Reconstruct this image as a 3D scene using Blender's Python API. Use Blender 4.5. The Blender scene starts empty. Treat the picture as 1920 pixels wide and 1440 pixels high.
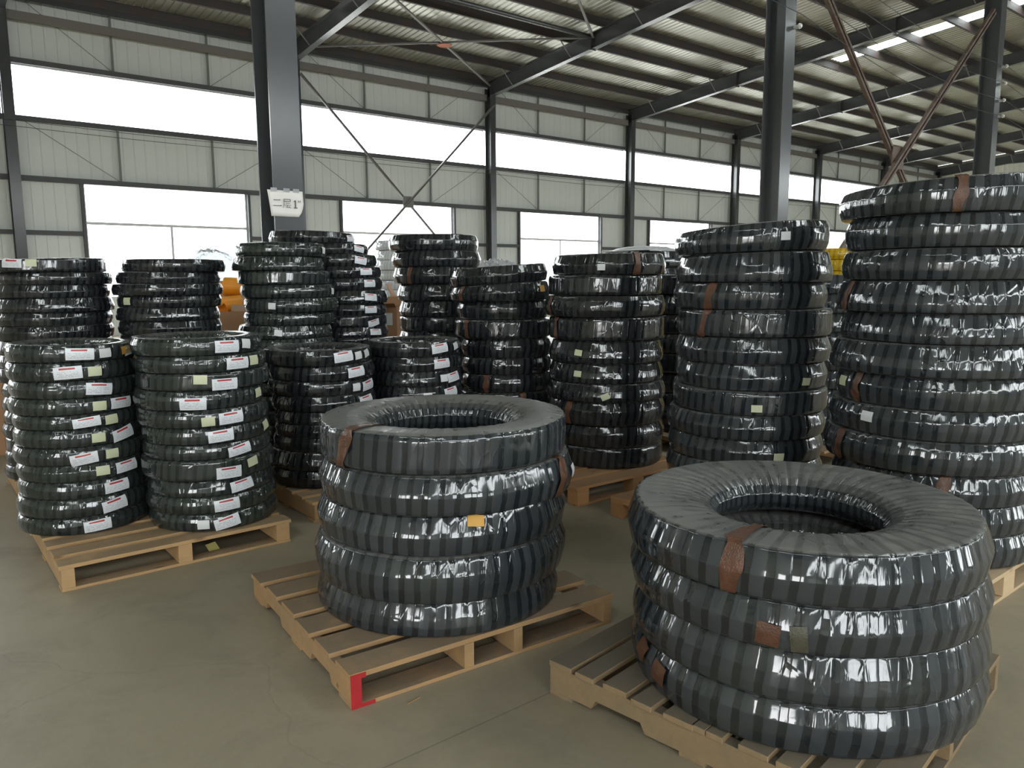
import bpy, bmesh, math, random
import numpy as np
from mathutils import Matrix, Vector

# ------------------------------------------------------------------ camera, sky, light, exposure
sc = bpy.context.scene
C = sc.collection
PI = math.pi


def set_camera():
    p, r, phi = math.radians(7.8), math.radians(0.345), math.radians(51.3)
    f = Vector((math.cos(phi) * math.cos(p), math.sin(phi) * math.cos(p), -math.sin(p)))
    ri = Vector((math.sin(phi), -math.cos(phi), 0))
    d = f.cross(ri)
    ri2 = ri * math.cos(r) + d * math.sin(r)
    d2 = -ri * math.sin(r) + d * math.cos(r)
    m = Matrix((ri2, -d2, -f)).transposed().to_4x4()
    m.translation = Vector((0, 0, 1.6))
    cd = bpy.data.cameras.new('camera')
    cd.sensor_width = 36.0
    cd.lens = 1440.0 / 1920.0 * 36.0
    cd.clip_end = 400
    o = bpy.data.objects.new('camera', cd)
    o.matrix_world = m
    C.objects.link(o)
    sc.camera = o


set_camera()

SKY = 1.0
world = bpy.data.worlds.new('overcast_sky')
sc.world = world
world.use_nodes = True
_bg = world.node_tree.nodes['Background']
_bg.inputs['Color'].default_value = (0.97, 0.985, 1.0, 1)
_bg.inputs['Strength'].default_value = SKY
world.cycles.sampling_method = 'AUTOMATIC'

vs = sc.view_settings
vs.view_transform = 'Standard'
vs.look = 'None'
vs.gamma = 1.0
vs.use_curve_mapping = False
vs.exposure = 3.65
sc.cycles.use_denoising = True
sc.cycles.max_bounces = 8
sc.cycles.diffuse_bounces = 5
sc.cycles.glossy_bounces = 3
sc.cycles.use_adaptive_sampling = True
sc.cycles.adaptive_threshold = 0.02
sc.cycles.transparent_max_bounces = 12
sc.cycles.caustics_reflective = False
sc.cycles.caustics_refractive = False
sc.cycles.sample_clamp_indirect = 6.0

# ------------------------------------------------------------------ dimensions of the hall
YL, YR = 25.2, -11.1          # the two long walls
RIDGE = 7.05
BAY, X0 = 8.03, 2.85
K0, K1 = -2, 7                # frames
XN, XF = X0 + K0 * BAY, X0 + K1 * BAY
YC = 7.05                     # interior column row
ZW0, ZW1 = 1.1, 4.39          # lower windows
ZC0, ZC1 = 6.08, 7.40         # clerestory band
EAVE = 9.30


def half(y):
    return y if y >= RIDGE else 2 * RIDGE - y


def beam_top(y):
    return 9.15 + 0.08 * (YL - half(y))


def beam_bot(y):
    return 8.62 + 0.088 * (YL - half(y))


def roof_z(y):
    return beam_top(y) + 0.26


def portal(name, loc, sx, sy, rot):
    """guides sampling of the sky through an opening; emits nothing itself"""
    l = bpy.data.lights.new(name, 'AREA')
    l.shape = 'RECTANGLE'
    l.size, l.size_y = sx, sy
    l.cycles.is_portal = True
    o = bpy.data.objects.new(name, l)
    o.location = loc
    o.rotation_euler = rot
    C.objects.link(o)


LX = XF - XN
MX = (XF + XN) / 2
portal('daylight_portal', (MX, YL - 0.02, (ZC0 + ZC1) / 2), LX, ZC1 - ZC0, (-PI / 2, 0, 0))
portal('daylight_portal', (MX, YL - 0.02, (ZW0 + ZW1) / 2), LX, ZW1 - ZW0, (-PI / 2, 0, 0))
portal('daylight_portal', (MX, YR + 0.02, (ZC0 + ZC1) / 2), LX, ZC1 - ZC0, (PI / 2, 0, 0))
portal('daylight_portal', (MX, YR + 0.02, (ZW0 + ZW1) / 2), LX, ZW1 - ZW0, (PI / 2, 0, 0))
for _k in range(K0, K1, 2):
    # roof lights over the aisle side of the hall
    portal('daylight_portal', (X0 + _k * BAY + BAY * 7 / 9, -3.55, roof_z(-3.55) - 0.03), BAY * 2 / 9, 10.1, (math.atan(0.08), 0, 0))

# ------------------------------------------------------------------ node helpers and materials


class NT:
    def __init__(self, name):
        self.m = bpy.data.materials.new(name)
        self.m.use_nodes = True
        self.t = self.m.node_tree
        self.b = self.t.nodes['Principled BSDF']
        self.out = self.t.nodes['Material Output']

    def n(self, typ, **kw):
        nd = self.t.nodes.new(typ)
        for k, v in kw.items():
            if k == 'ins':
                for a, b in v.items():
                    self.set(nd, a, b)
            else:
                setattr(nd, k, v)
        return nd

    def set(self, nd, key, val):
        sock = nd.inputs[key]
        if isinstance(val, bpy.types.NodeSocket):
            self.t.links.new(val, sock)
        else:
            sock.default_value = val

    def math(self, op, a, b=None, clamp=False):
        nd = self.n('ShaderNodeMath', operation=op, use_clamp=clamp)
        self.set(nd, 0, a)
        if b is not None:
            self.set(nd, 1, b)
        return nd.outputs[0]

    def mix(self, f, a, b):
        nd = self.n('ShaderNodeMix', data_type='RGBA')
        self.set(nd, 0, f)
        self.set(nd, 6, a if not isinstance(a, tuple) else (*a, 1))
        self.set(nd, 7, b if not isinstance(b, tuple) else (*b, 1))
        return nd.outputs[2]

    def noise(self, vec, scale, detail=4, rough=0.55, dist=0.0):
        nd = self.n('ShaderNodeTexNoise', ins={'Scale': scale, 'Detail': detail, 'Roughness': rough, 'Distortion': dist})
        if vec is not None:
            self.set(nd, 'Vector', vec)
        return nd.outputs['Fac']

    def ramp(self, f, lo, hi):
        nd = self.n('ShaderNodeMapRange', clamp=True)
        self.set(nd, 'Value', f)
        self.set(nd, 'From Min', lo)
        self.set(nd, 'From Max', hi)
        return nd.outputs[0]

    def mapping(self, vec, scale=(1, 1, 1), loc=(0, 0, 0)):
        nd = self.n('ShaderNodeMapping')
        self.set(nd, 'Vector', vec)
        self.set(nd, 'Scale', scale)
        self.set(nd, 'Location', loc)
        return nd.outputs[0]

    def coord(self, which):
        return self.n('ShaderNodeTexCoord').outputs[which]

    def rnd(self):
        return self.n('ShaderNodeObjectInfo').outputs['Random']

    def bump(self, h, strength, dist):
        nd = self.n('ShaderNodeBump', ins={'Strength': strength, 'Distance': dist})
        self.set(nd, 'Height', h)
        self.set(self.b, 'Normal', nd.outputs[0])

    def base(self, c):
        self.set(self.b, 'Base Color', c if not isinstance(c, tuple) else (*c, 1))

    def p(self, **kw):
        for k, v in kw.items():
            self.set(self.b, k.replace('_', ' '), v)


def plain(name, col, rough=0.6, metal=0.0, var=0.15, scale=6, bump=0.0):
    m = NT(name)
    o = m.coord('Object')
    f = m.noise(o, scale)
    c2 = tuple(min(1, x * (1 - var)) for x in col)
    c1 = tuple(min(1, x * (1 + var)) for x in col)
    m.base(m.mix(f, c2, c1))
    m.p(Roughness=rough, Metallic=metal)
    if bump:
        m.bump(m.noise(o, scale * 8), bump, 0.01)
    return m.m


def mat_floor():
    m = NT('concrete_floor')
    o = m.coord('Object')
    a = m.noise(o, 0.35, 5, 0.6)
    b = m.noise(o, 2.2, 6, 0.65, 0.6)
    c = m.noise(o, 26, 4, 0.7)
    col = m.mix(m.ramp(a, 0.3, 0.7), (0.275, 0.232, 0.157), (0.353, 0.302, 0.208))
    col = m.mix(m.math('MULTIPLY', m.ramp(b, 0.48, 0.75), 0.55), col, (0.175, 0.151, 0.112))
    col = m.mix(m.math('MULTIPLY', m.ramp(c, 0.35, 0.75), 0.25), col, (0.35, 0.322, 0.268))
    # hairline cracks
    v = m.n('ShaderNodeTexVoronoi', feature='DISTANCE_TO_EDGE')
    dn = m.n('ShaderNodeTexNoise', ins={'Scale': 1.3, 'Detail': 5.0})
    m.set(dn, 'Vector', o)
    mv = m.n('ShaderNodeMixRGB', blend_type='LINEAR_LIGHT', ins={0: 0.35})
    m.set(mv, 1, o)
    m.set(mv, 2, dn.outputs['Color'])
    m.set(v, 'Vector', mv.outputs[0])
    m.set(v, 'Scale', 0.22)
    crack = m.ramp(v.outputs[0], 0.0022, 0.0)
    col = m.mix(m.math('MULTIPLY', crack, 0.10), col, (0.06, 0.055, 0.05))
    # sawn slab joints every 5 m
    br = m.n('ShaderNodeTexBrick', offset=0.0)
    m.set(br, 'Vector', m.mapping(o, (1, 1, 1), (1.6, 2.9, 0)))
    m.set(br, 'Scale', 1.0)
    m.set(br, 'Mortar Size', 0.004)
    m.set(br, 'Brick Width', 6.0)
    m.set(br, 'Row Height', 5.0)
    col = m.mix(m.math('MULTIPLY', br.outputs['Fac'], 0.35), col, (0.055, 0.05, 0.045))
    m.base(col)
    m.set(m.b, 'Roughness', m.math('ADD', m.math('MULTIPLY', b, 0.3), 0.38))
    m.p(Specular_IOR_Level=0.35)
    m.bump(m.math('ADD', c, m.math('MULTIPLY', crack, -0.4)), 0.18, 0.006)
    return m.m


def mat_film(name='striped_film', light=(0.047, 0.054, 0.060), dark=(0.014, 0.017, 0.020), pitch=0.068,
             dust=1.0, wr=1.0, contrast=1.0):
    """black hose coil under helically wound clear film: doubled film reads grey, single film black"""
    m = NT(name)
    uv = m.n('ShaderNodeUVMap').outputs[0]
    sep = m.n('ShaderNodeSeparateXYZ', ins={0: uv})
    u, s = sep.outputs[0], sep.outputs[1]
    rnd = m.rnd()
    off = m.math('MULTIPLY', rnd, 37.0)
    # wander the stripe edges a little
    cmb = m.n('ShaderNodeCombineXYZ')
    m.set(cmb, 0, m.math('ADD', m.math('MULTIPLY', u, pitch), off))
    m.set(cmb, 1, s)
    m.set(cmb, 2, off)
    metric = cmb.outputs[0]
    wob = m.noise(metric, 9, 3)
    uu = m.math('ADD', u, m.math('MULTIPLY', m.math('SUBTRACT', wob, 0.5), 0.22))
    fr = m.math('FRACT', uu)
    st = m.math('MULTIPLY', m.ramp(fr, 0.0, 0.05), m.ramp(fr, 0.67, 0.62))
    wn = m.n('ShaderNodeTexWhiteNoise', noise_dimensions='2D')
    c2 = m.n('ShaderNodeCombineXYZ')
    m.set(c2, 0, m.math('FLOOR', uu))
    m.set(c2, 1, off)
    m.set(wn, 0, c2.outputs[0])
    st = m.math('MULTIPLY', st, m.math('ADD', m.math('MULTIPLY', wn.outputs[0], 0.5), 0.5))
    st = m.math('MULTIPLY', st, contrast)
    big = m.noise(metric, 2.3, 3)
    col = m.mix(st, dark, light)
    col = m.mix(m.math('MULTIPLY', m.ramp(big, 0.52, 0.75), 0.30), col, tuple(x * y for x, y in zip(light, (0.8, 0.9, 0.45))))
    # dust lying on the upward faces
    nz = m.n('ShaderNodeSeparateXYZ', ins={0: m.n('ShaderNodeNewGeometry').outputs['Normal']}).outputs[2]
    dn = m.noise(metric, 14, 5, 0.7)
    d = m.math('MULTIPLY', m.ramp(nz, 0.74, 1.0), m.ramp(dn, 0.05, 0.6))
    d = m.math('MULTIPLY', d, m.math('ADD', 0.80, m.math('MULTIPLY', m.ramp(fr, 0.70, 0.58), 0.20)))
    d = m.math('MULTIPLY', d, m.math('ADD', 0.72, m.math('MULTIPLY', m.ramp(m.noise(metric, 3.2, 3), 0.3, 0.7), 0.28)))
    d = m.math('MULTIPLY', d, 0.80 * dust)
    col = m.mix(d, col, (0.235, 0.228, 0.205))
    m.base(col)
    m.set(m.b, 'Roughness', m.math('ADD', m.math('MULTIPLY', d, 0.55), m.math('ADD', 0.045, m.math('MULTIPLY', wob, 0.09))))
    m.p(Specular_IOR_Level=0.85, IOR=1.5)
    # stretched film: fine creases across the winding in patches, broad ripples, a few sharp folds
    patch = m.ramp(m.noise(metric, 5.5, 2), 0.46, 0.62)
    w1 = m.noise(m.mapping(metric, (95, 9, 1)), 1.0, 2, 0.5, 0.4)
    w2 = m.noise(m.mapping(metric, (5.5, 5, 1)), 1.0, 2, 0.4, 0.3)
    vo = m.n('ShaderNodeTexVoronoi', feature='DISTANCE_TO_EDGE')
    m.set(vo, 'Vector', m.mapping(metric, (19, 8, 1)))
    m.set(vo, 'Scale', 1.0)
    fold = m.ramp(vo.outputs[0], 0.07, 0.0)
    h = m.math('MULTIPLY', m.math('MULTIPLY', w1, 0.42), patch)
    h = m.math('ADD', h, m.math('MULTIPLY', w2, 1.1))
    h = m.math('ADD', h, m.math('MULTIPLY', m.math('MULTIPLY', fold, 0.35), m.ramp(m.noise(metric, 3.1, 2), 0.45, 0.6)))
    h = m.math('ADD', h, m.math('MULTIPLY', st, 0.14))
    m.bump(h, 0.42 * wr, 0.006)
    return m.m


def mat_wood(name, a, b, dirt=0.3):
    m = NT(name)
    o = m.coord('Object')
    r = m.rnd()
    off = m.n('ShaderNodeCombineXYZ')
    m.set(off, 0, m.math('MULTIPLY', r, 31.0))
    m.set(off, 1, m.math('MULTIPLY', r, 17.0))
    ad = m.n('ShaderNodeVectorMath', operation='ADD')
    m.set(ad, 0, o)
    m.set(ad, 1, off.outputs[0])
    g = m.noise(m.mapping(ad.outputs[0], (2.2, 2.2, 30)) if False else m.mapping(ad.outputs[0], (3.0, 34, 34)), 1.0, 5, 0.65, 0.8)
    bl = m.noise(ad.outputs[0], 5, 4, 0.6)
    col = m.mix(g, a, b)
    col = m.mix(m.math('MULTIPLY', r, 0.35), col, tuple(x * 0.62 for x in a))
    nz = m.n('ShaderNodeSeparateXYZ', ins={0: m.n('ShaderNodeNewGeometry').outputs['Normal']}).outputs[2]
    d = m.math('MULTIPLY', m.ramp(bl, 0.35, 0.7), dirt)
    d2 = m.math('MULTIPLY', m.math('MULTIPLY', m.ramp(nz, 0.7, 1.0), m.ramp(bl, 0.1, 0.5)), min(0.85, dirt * 2.0))          # trodden-in grey on the deck faces
    col = m.mix(m.math('MAXIMUM', d, d2), col, (0.165, 0.145, 0.115))
    kn = m.n('ShaderNodeTexVoronoi', feature='F1')
    m.set(kn, 'Vector', m.mapping(ad.outputs[0], (3.0, 9.0, 9.0)))
    m.set(kn, 'Scale', 1.0)
    col = m.mix(m.math('MULTIPLY', m.ramp(kn.outputs[0], 0.13, 0.05), 0.6), col, (0.07, 0.04, 0.02))
    m.base(col)
    m.p(Roughness=0.75, Specular_IOR_Level=0.25)
    m.bump(g, 0.35, 0.004)
    return m.m


def mat_label():
    """white shipping label: red header bar and rows of tiny grey print"""
    m = NT('printed_label')
    uv = m.n('ShaderNodeUVMap').outputs[0]
    sp = m.n('ShaderNodeSeparateXYZ', ins={0: uv})
    x, y = sp.outputs[0], sp.outputs[1]

    def inside(v, a, b):
        return m.math('MULTIPLY', m.math('GREATER_THAN', v, a), m.math('LESS_THAN', v, b))
    red = m.math('MULTIPLY', inside(x, 0.20, 0.76), inside(y, 0.76, 0.90))
    fr = m.math('FRACT', m.math('MULTIPLY', y, 7.5))
    rows = m.math('MULTIPLY', inside(fr, 0.3, 0.62), inside(y, 0.13, 0.62))
    nx = m.n('ShaderNodeTexWhiteNoise', noise_dimensions='2D')
    c2 = m.n('ShaderNodeCombineXYZ')
    m.set(c2, 0, m.math('FLOOR', m.math('MULTIPLY', x, 34)))
    m.set(c2, 1, m.math('ADD', m.math('FLOOR', m.math('MULTIPLY', y, 7.5)), m.math('MULTIPLY', m.rnd(), 9.0)))
    m.set(nx, 0, c2.outputs[0])
    txt = m.math('MULTIPLY', m.math('MULTIPLY', rows, inside(x, 0.08, 0.86)), m.math('GREATER_THAN', nx.outputs[0], 0.45))
    col = m.mix(m.math('MULTIPLY', txt, 0.6), (0.72, 0.74, 0.77), (0.16, 0.16, 0.18))
    col = m.mix(red, col, (0.42, 0.03, 0.03))
    m.base(col)
    m.p(Roughness=0.32)
    m.bump(m.noise(m.coord('Object'), 30, 3), 0.15, 0.004)
    return m.m


def mat_pane(name, tint=(0.96, 0.98, 0.98)):
    m = NT(name)
    tr = m.n('ShaderNodeBsdfTransparent', ins={0: (*tint, 1)})
    gl = m.n('ShaderNodeBsdfGlossy', ins={'Roughness': 0.05})
    mx = m.n('ShaderNodeMixShader', ins={0: 0.06})
    m.t.links.new(tr.outputs[0], mx.inputs[1])
    m.t.links.new(gl.outputs[0], mx.inputs[2])
    m.t.links.new(mx.outputs[0], m.out.inputs[0])
    return m.m


def mat_clearfilm(name, white=0.45):
    m = NT(name)
    tr = m.n('ShaderNodeBsdfTransparent', ins={0: (0.95, 0.96, 0.97, 1)})
    mx = m.n('ShaderNodeMixShader', ins={0: white})
    m.base((0.62, 0.63, 0.63))
    m.p(Roughness=0.25)
    m.bump(m.noise(m.coord('Object'), 14, 4, 0.6, 1.0), 0.8, 0.02)
    m.t.links.new(tr.outputs[0], mx.inputs[1])
    m.t.links.new(m.b.outputs[0], mx.inputs[2])
    m.t.links.new(mx.outputs[0], m.out.inputs[0])
    return m.m


def mat_rust(name, paint, rust, amt):
    m = NT(name)
    o = m.coord('Object')
    f = m.ramp(m.noise(o, 3.5, 6, 0.7, 0.5), amt, amt + 0.22)
    col = m.mix(f, paint, rust)
    m.base(m.mix(m.math('MULTIPLY', m.noise(o, 22, 4), 0.4), col, tuple(x * 0.5 for x in rust)))
    m.p(Roughness=0.62)
    return m.m


M = {}
M['floor'] = mat_floor()
M['yard'] = plain('yard_concrete', (0.42, 0.41, 0.39), 0.9, var=0.2, scale=0.3)
M['steel'] = plain('grey_painted_steel', (0.075, 0.080, 0.083), 0.19, var=0.12, scale=4)
M['girt'] = mat_rust('girt_paint', (0.10, 0.11, 0.118), (0.11, 0.07, 0.055), 0.55)
M['purlin'] = mat_rust('purlin_primer', (0.06, 0.06, 0.063), (0.085, 0.05, 0.04), 0.45)
M['tie'] = mat_rust('tie_beam_primer', (0.21, 0.20, 0.185), (0.25, 0.16, 0.13), 0.6)
M['rust'] = mat_rust('rusty_channel', (0.16, 0.125, 0.098), (0.095, 0.048, 0.034), 0.42)
M['strut'] = plain('grey_strut_paint', (0.20, 0.215, 0.21), 0.5)
M['brace'] = mat_rust('brace_angle', (0.24, 0.235, 0.23), (0.16, 0.10, 0.08), 0.6)
M['redlead'] = plain('red_lead_plate', (0.42, 0.10, 0.04), 0.6)
M['panel'] = plain('grey_green_wall_sheet', (0.74, 0.77, 0.73), 0.45, var=0.06, scale=0.8)
M['endpanel'] = plain('cream_end_sheet', (0.62, 0.62, 0.52), 0.5, var=0.06, scale=0.8)
M['roof'] = plain('pale_roof_sheet', (0.50, 0.495, 0.43), 0.33, metal=0.55, var=0.10, scale=0.7)
M['pane'] = mat_pane('window_glass')
M['frp'] = mat_pane('translucent_roof_sheet', (0.90, 0.93, 0.92))
M['frame'] = plain('white_window_frame', (0.70, 0.72, 0.73), 0.4)
M['film'] = mat_film()
M['film_b'] = mat_film('striped_film_black', (0.030, 0.034, 0.037), (0.008, 0.009, 0.011), 0.06, 0.7, 1.0, 0.95)
M['film_g'] = mat_film('striped_film_green', (0.040, 0.050, 0.048), (0.014, 0.018, 0.018), 0.05, 0.5, 1.1, 0.8)
M['film_w'] = mat_film('pale_film', (0.62, 0.64, 0.66), (0.45, 0.47, 0.50), 0.06, 0.3, 1.2, 1.0)
M['film_y'] = mat_film('yellow_film', (0.62, 0.40, 0.02), (0.42, 0.26, 0.01), 0.06, 0.0, 1.0, 1.0)
M['tape'] = plain('brown_packing_tape', (0.115, 0.052, 0.03), 0.14, var=0.5, scale=20, bump=0.35)
M['tape_clear'] = plain('pale_tape', (0.075, 0.07, 0.048), 0.12, var=0.4, scale=20, bump=0.35)
M['label'] = mat_label()
M['yellow'] = plain('pale_yellow_paper', (0.58, 0.60, 0.40), 0.45, var=0.08, scale=20)
M['scrap'] = plain('yellow_scrap_paper', (0.66, 0.58, 0.20), 0.6)
M['white'] = plain('white_sticker_paper', (0.68, 0.69, 0.69), 0.4, var=0.06, scale=20)
M['orange_sticker'] = plain('orange_sticker_paper', (0.62, 0.33, 0.05), 0.5, var=0.1, scale=20)
M['wood_a'] = mat_wood('pine_pallet', (0.62, 0.40, 0.19), (0.44, 0.265, 0.12), 0.28)
M['wood_b'] = mat_wood('brown_pallet', (0.56, 0.345, 0.16), (0.36, 0.215, 0.10), 0.36)
M['wood_c'] = mat_wood('weathered_pallet', (0.38, 0.265, 0.14), (0.22, 0.15, 0.08), 0.44)
M['wood_d'] = mat_wood('pale_plywood', (0.70, 0.53, 0.33), (0.56, 0.40, 0.23), 0.15)
M['wood_e'] = mat_wood('orange_pine', (0.52, 0.28, 0.12), (0.38, 0.19, 0.08), 0.2)
M['redpaint'] = plain('red_spray_paint', (0.42, 0.02, 0.025), 0.5, var=0.25, scale=25)
M['paper'] = plain('worn_paper', (0.86, 0.82, 0.77), 0.6, var=0.06, scale=7)
M['ink'] = plain('grey_ink', (0.13, 0.11, 0.11), 0.6)
M['clear'] = mat_clearfilm('clear_plastic_sheet')
M['carton'] = plain('brown_cardboard', (0.40, 0.22, 0.115), 0.8, var=0.1, scale=5)
M['orange'] = plain('orange_plastic', (0.85, 0.33, 0.02), 0.4, var=0.15, scale=8)
M['tan'] = plain('tan_cardboard_tube', (0.52, 0.36, 0.24), 0.7)
M['greywrap'] = plain('grey_wrapped_load', (0.62, 0.64, 0.66), 0.4, var=0.15, scale=5, bump=0.5)
M['wire'] = plain('dark_cable', (0.05, 0.05, 0.055), 0.6)
M['porcelain'] = plain('white_porcelain', (0.75, 0.75, 0.72), 0.3)

# ------------------------------------------------------------------ mesh helpers


def link(name, me, mat, parent=None, loc=None, rot=None):
    o = bpy.data.objects.new(name, me)
    if mat is not None and me is not None and len(me.materials) == 0:
        me.materials.append(M[mat])
    if loc is not None:
        o.location = loc
    if rot is not None:
        o.rotation_euler = rot
    o.parent = parent
    C.objects.link(o)
    return o


def tag(o, label, cat, group=None):
    o['label'] = label
    o['category'] = cat
    if group:
        o['group'] = group
    return o


def empty(name, loc=(0, 0, 0), rz=0.0):
    o = bpy.data.objects.new(name, None)
    o.empty_display_size = 0.1
    o.location = loc
    o.rotation_euler = (0, 0, rz)
    C.objects.link(o)
    return o


def structure(o):
    o['kind'] = 'structure'
    return o


def pydata(name, v, f):
    me = bpy.data.meshes.new(name)
    me.from_pydata([tuple(p) for p in v], [], f)
    me.update()
    return me


class MB:
    """collects simple solids into one mesh"""

    def __init__(self):
        self.v, self.f = [], []

    def box(self, x0, x1, y0, y1, z0, z1):
        n = len(self.v)
        self.v += [(x0, y0, z0), (x1, y0, z0), (x1, y1, z0), (x0, y1, z0), (x0, y0, z1), (x1, y0, z1), (x1, y1, z1), (x0, y1, z1)]
        self.f += [tuple(n + i for i in q) for q in ((0, 3, 2, 1), (4, 5, 6, 7), (0, 1, 5, 4), (1, 2, 6, 5), (2, 3, 7, 6), (3, 0, 4, 7))]
        return self

    def prism(self, pts, axis, a, b):
        """polygon pts extruded along axis from a to b; pts are in the other two axes in order"""
        n, k = len(self.v), len(pts)
        for t in (a, b):
            for p in pts:
                q = list(p)
                q.insert(axis, t)
                self.v.append(tuple(q))
        fl = axis == 1
        r = list(range(k))
        A = tuple(n + i for i in (r if fl else r[::-1]))
        B = tuple(n + k + i for i in (r[::-1] if fl else r))
        self.f += [A, B]
        for i in range(k):
            j = (i + 1) % k
            q = (n + i, n + j, n + k + j, n + k + i)
            self.f.append(q[::-1] if fl else q)
        return self

    def bar(self, p, q, w, h):
        """rectangular bar from p to q"""
        p, q = Vector(p), Vector(q)
        d = (q - p).normalized()
        up = Vector((0, 0, 1)) if abs(d.z) < 0.95 else Vector((1, 0, 0))
        s = d.cross(up).normalized() * (w / 2)
        t = s.cross(d).normalized() * (h / 2)
        n = len(self.v)
        for e in (p, q):
            for a, b in ((-1, -1), (1, -1), (1, 1), (-1, 1)):
                self.v.append(tuple(e + s * a + t * b))
        self.f += [tuple(n + i for i in x) for x in ((0, 3, 2, 1), (4, 5, 6, 7), (0, 1, 5, 4), (1, 2, 6, 5), (2, 3, 7, 6), (3, 0, 4, 7))]
        return self

    def tube(self, pts, r, k=8):
        n = len(self.v)
        pts = [Vector(p) for p in pts]
        for i, p in enumerate(pts):
            d = (pts[min(i + 1, len(pts) - 1)] - pts[max(i - 1, 0)]).normalized()
            up = Vector((0, 0, 1)) if abs(d.z) < 0.95 else Vector((1, 0, 0))
            s = d.cross(up).normalized()
            t = s.cross(d)
            for j in range(k):
                a = 2 * PI * j / k
                self.v.append(tuple(p + (s * math.cos(a) + t * math.sin(a)) * r))
        for i in range(len(pts) - 1):
            for j in range(k):
                self.f.append((n + i * k + j, n + (i + 1) * k + j, n + (i + 1) * k + (j + 1) % k, n + i * k + (j + 1) % k))
        self.f.append(tuple(n + j for j in range(k)))
        e = n + (len(pts) - 1) * k
        self.f.append(tuple(e + j for j in reversed(range(k))))
        return self

    def mesh(self, name, bevel=0.0, smooth=False):
        me = pydata(name, self.v, self.f)
        bm = bmesh.new()
        bm.from_mesh(me)
        bmesh.ops.recalc_face_normals(bm, faces=bm.faces)
        if bevel:
            bmesh.ops.bevel(bm, geom=[e for e in bm.edges], offset=bevel, segments=1, affect='EDGES', profile=0.5)
        bm.to_mesh(me)
        bm.free()
        if smooth:
            me.shade_smooth()
        return me


_cache = {}


def box_mesh(sx, sy, sz, bevel=0.0):
    key = (round(sx, 4), round(sy, 4), round(sz, 4), bevel)
    if key not in _cache:
        _cache[key] = MB().box(-sx / 2, sx / 2, -sy / 2, sy / 2, -sz / 2, sz / 2).mesh('block', bevel)
    return _cache[key]


_mcache = {}


def box_obj(name, x0, x1, y0, y1, z0, z1, mat, parent=None, bevel=0.0):
    key = (round(x1 - x0, 4), round(y1 - y0, 4), round(z1 - z0, 4), bevel, mat)
    if key not in _mcache:
        me = MB().box(-(x1 - x0) / 2, (x1 - x0) / 2, -(y1 - y0) / 2, (y1 - y0) / 2, -(z1 - z0) / 2, (z1 - z0) / 2).mesh('block', bevel)
        me.materials.append(M[mat])
        _mcache[key] = me
    return link(name, _mcache[key], None, parent, ((x0 + x1) / 2, (y0 + y1) / 2, (z0 + z1) / 2))


# ------------------------------------------------------------------ the hall
T = 0.06
fl = link('floor', MB().box(XN - 0.3, XF + 0.3, YR - 0.3, YL + 0.3, -0.2, 0).mesh('floor'), 'floor')
structure(fl)
yd = link('yard', MB().box(XN - 70, XF + 70, YR - 70, YL + 70, -0.5, -0.24).mesh('yard'), 'yard')
structure(yd)


def sheet_mesh(w, h0, h1, ribs=3, depth=0.012, key=None):
    """profiled wall sheet in the XZ plane, ribs towards -Y; top runs from h0 (left) to h1 (right)"""
    v, f = [], []
    p = w / ribs
    xs = []
    for i in range(ribs):
        b = i * p
        xs += [(b, 0), (b + 0.40 * p, 0), (b + 0.46 * p, -depth), (b + 0.54 * p, -depth), (b + 0.60 * p, 0)]
    xs += [(w + 0.002, 0)]
    for x, y in xs:
        v.append((x - w / 2, y, 0))
        v.append((x - w / 2, y, h0 + (h1 - h0) * x / w))
    n = len(xs)
    for x, y in xs:
        v.append((x - w / 2, y + 0.04, 0))
        v.append((x - w / 2, y + 0.04, h0 + (h1 - h0) * x / w))
    for i in range(n - 1):
        a = 2 * i
        f.append((a, a + 2, a + 3, a + 1))
        b = 2 * n + 2 * i
        f.append((b, b + 1, b + 3, b + 2))
        f.append((a, b, b + 2, a + 2))
        f.append((a + 1, a + 3, b + 3, b + 1))
    f.append((0, 1, 2 * n + 1, 2 * n))
    e = 2 * (n - 1)
    f.append((e, 2 * n + e, 2 * n + e + 1, e + 1))
    return pydata('profiled_sheet', v, f)


_sheets = {}


def sheet(parent, x, y, z0, z1, w, rz, mat='panel', z1b=None):
    h0 = round(z1 - z0, 3)
    h1 = h0 if z1b is None else round(z1b - z0, 3)
    key = (round(w, 3), h0, h1, mat)
    if key not in _sheets:
        me = sheet_mesh(w, h0, h1)
        me.materials.append(M[mat])
        _sheets[key] = me
    return link('wall_panel', _sheets[key], None, parent, (x, y, z0), (0, 0, rz))


def h_column_mesh(b, d, z0, z1, t=0.016):
    """H-section: flanges of width b parallel to X, depth d along Y"""
    m = MB()
    m.box(-b / 2, b / 2, -d / 2, -d / 2 + t, z0, z1)
    m.box(-b / 2, b / 2, d / 2 - t, d / 2, z0, z1)
    m.box(-0.006, 0.006, -d / 2 + t, d / 2 - t, z0, z1)
    return m.mesh('h_section')


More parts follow.
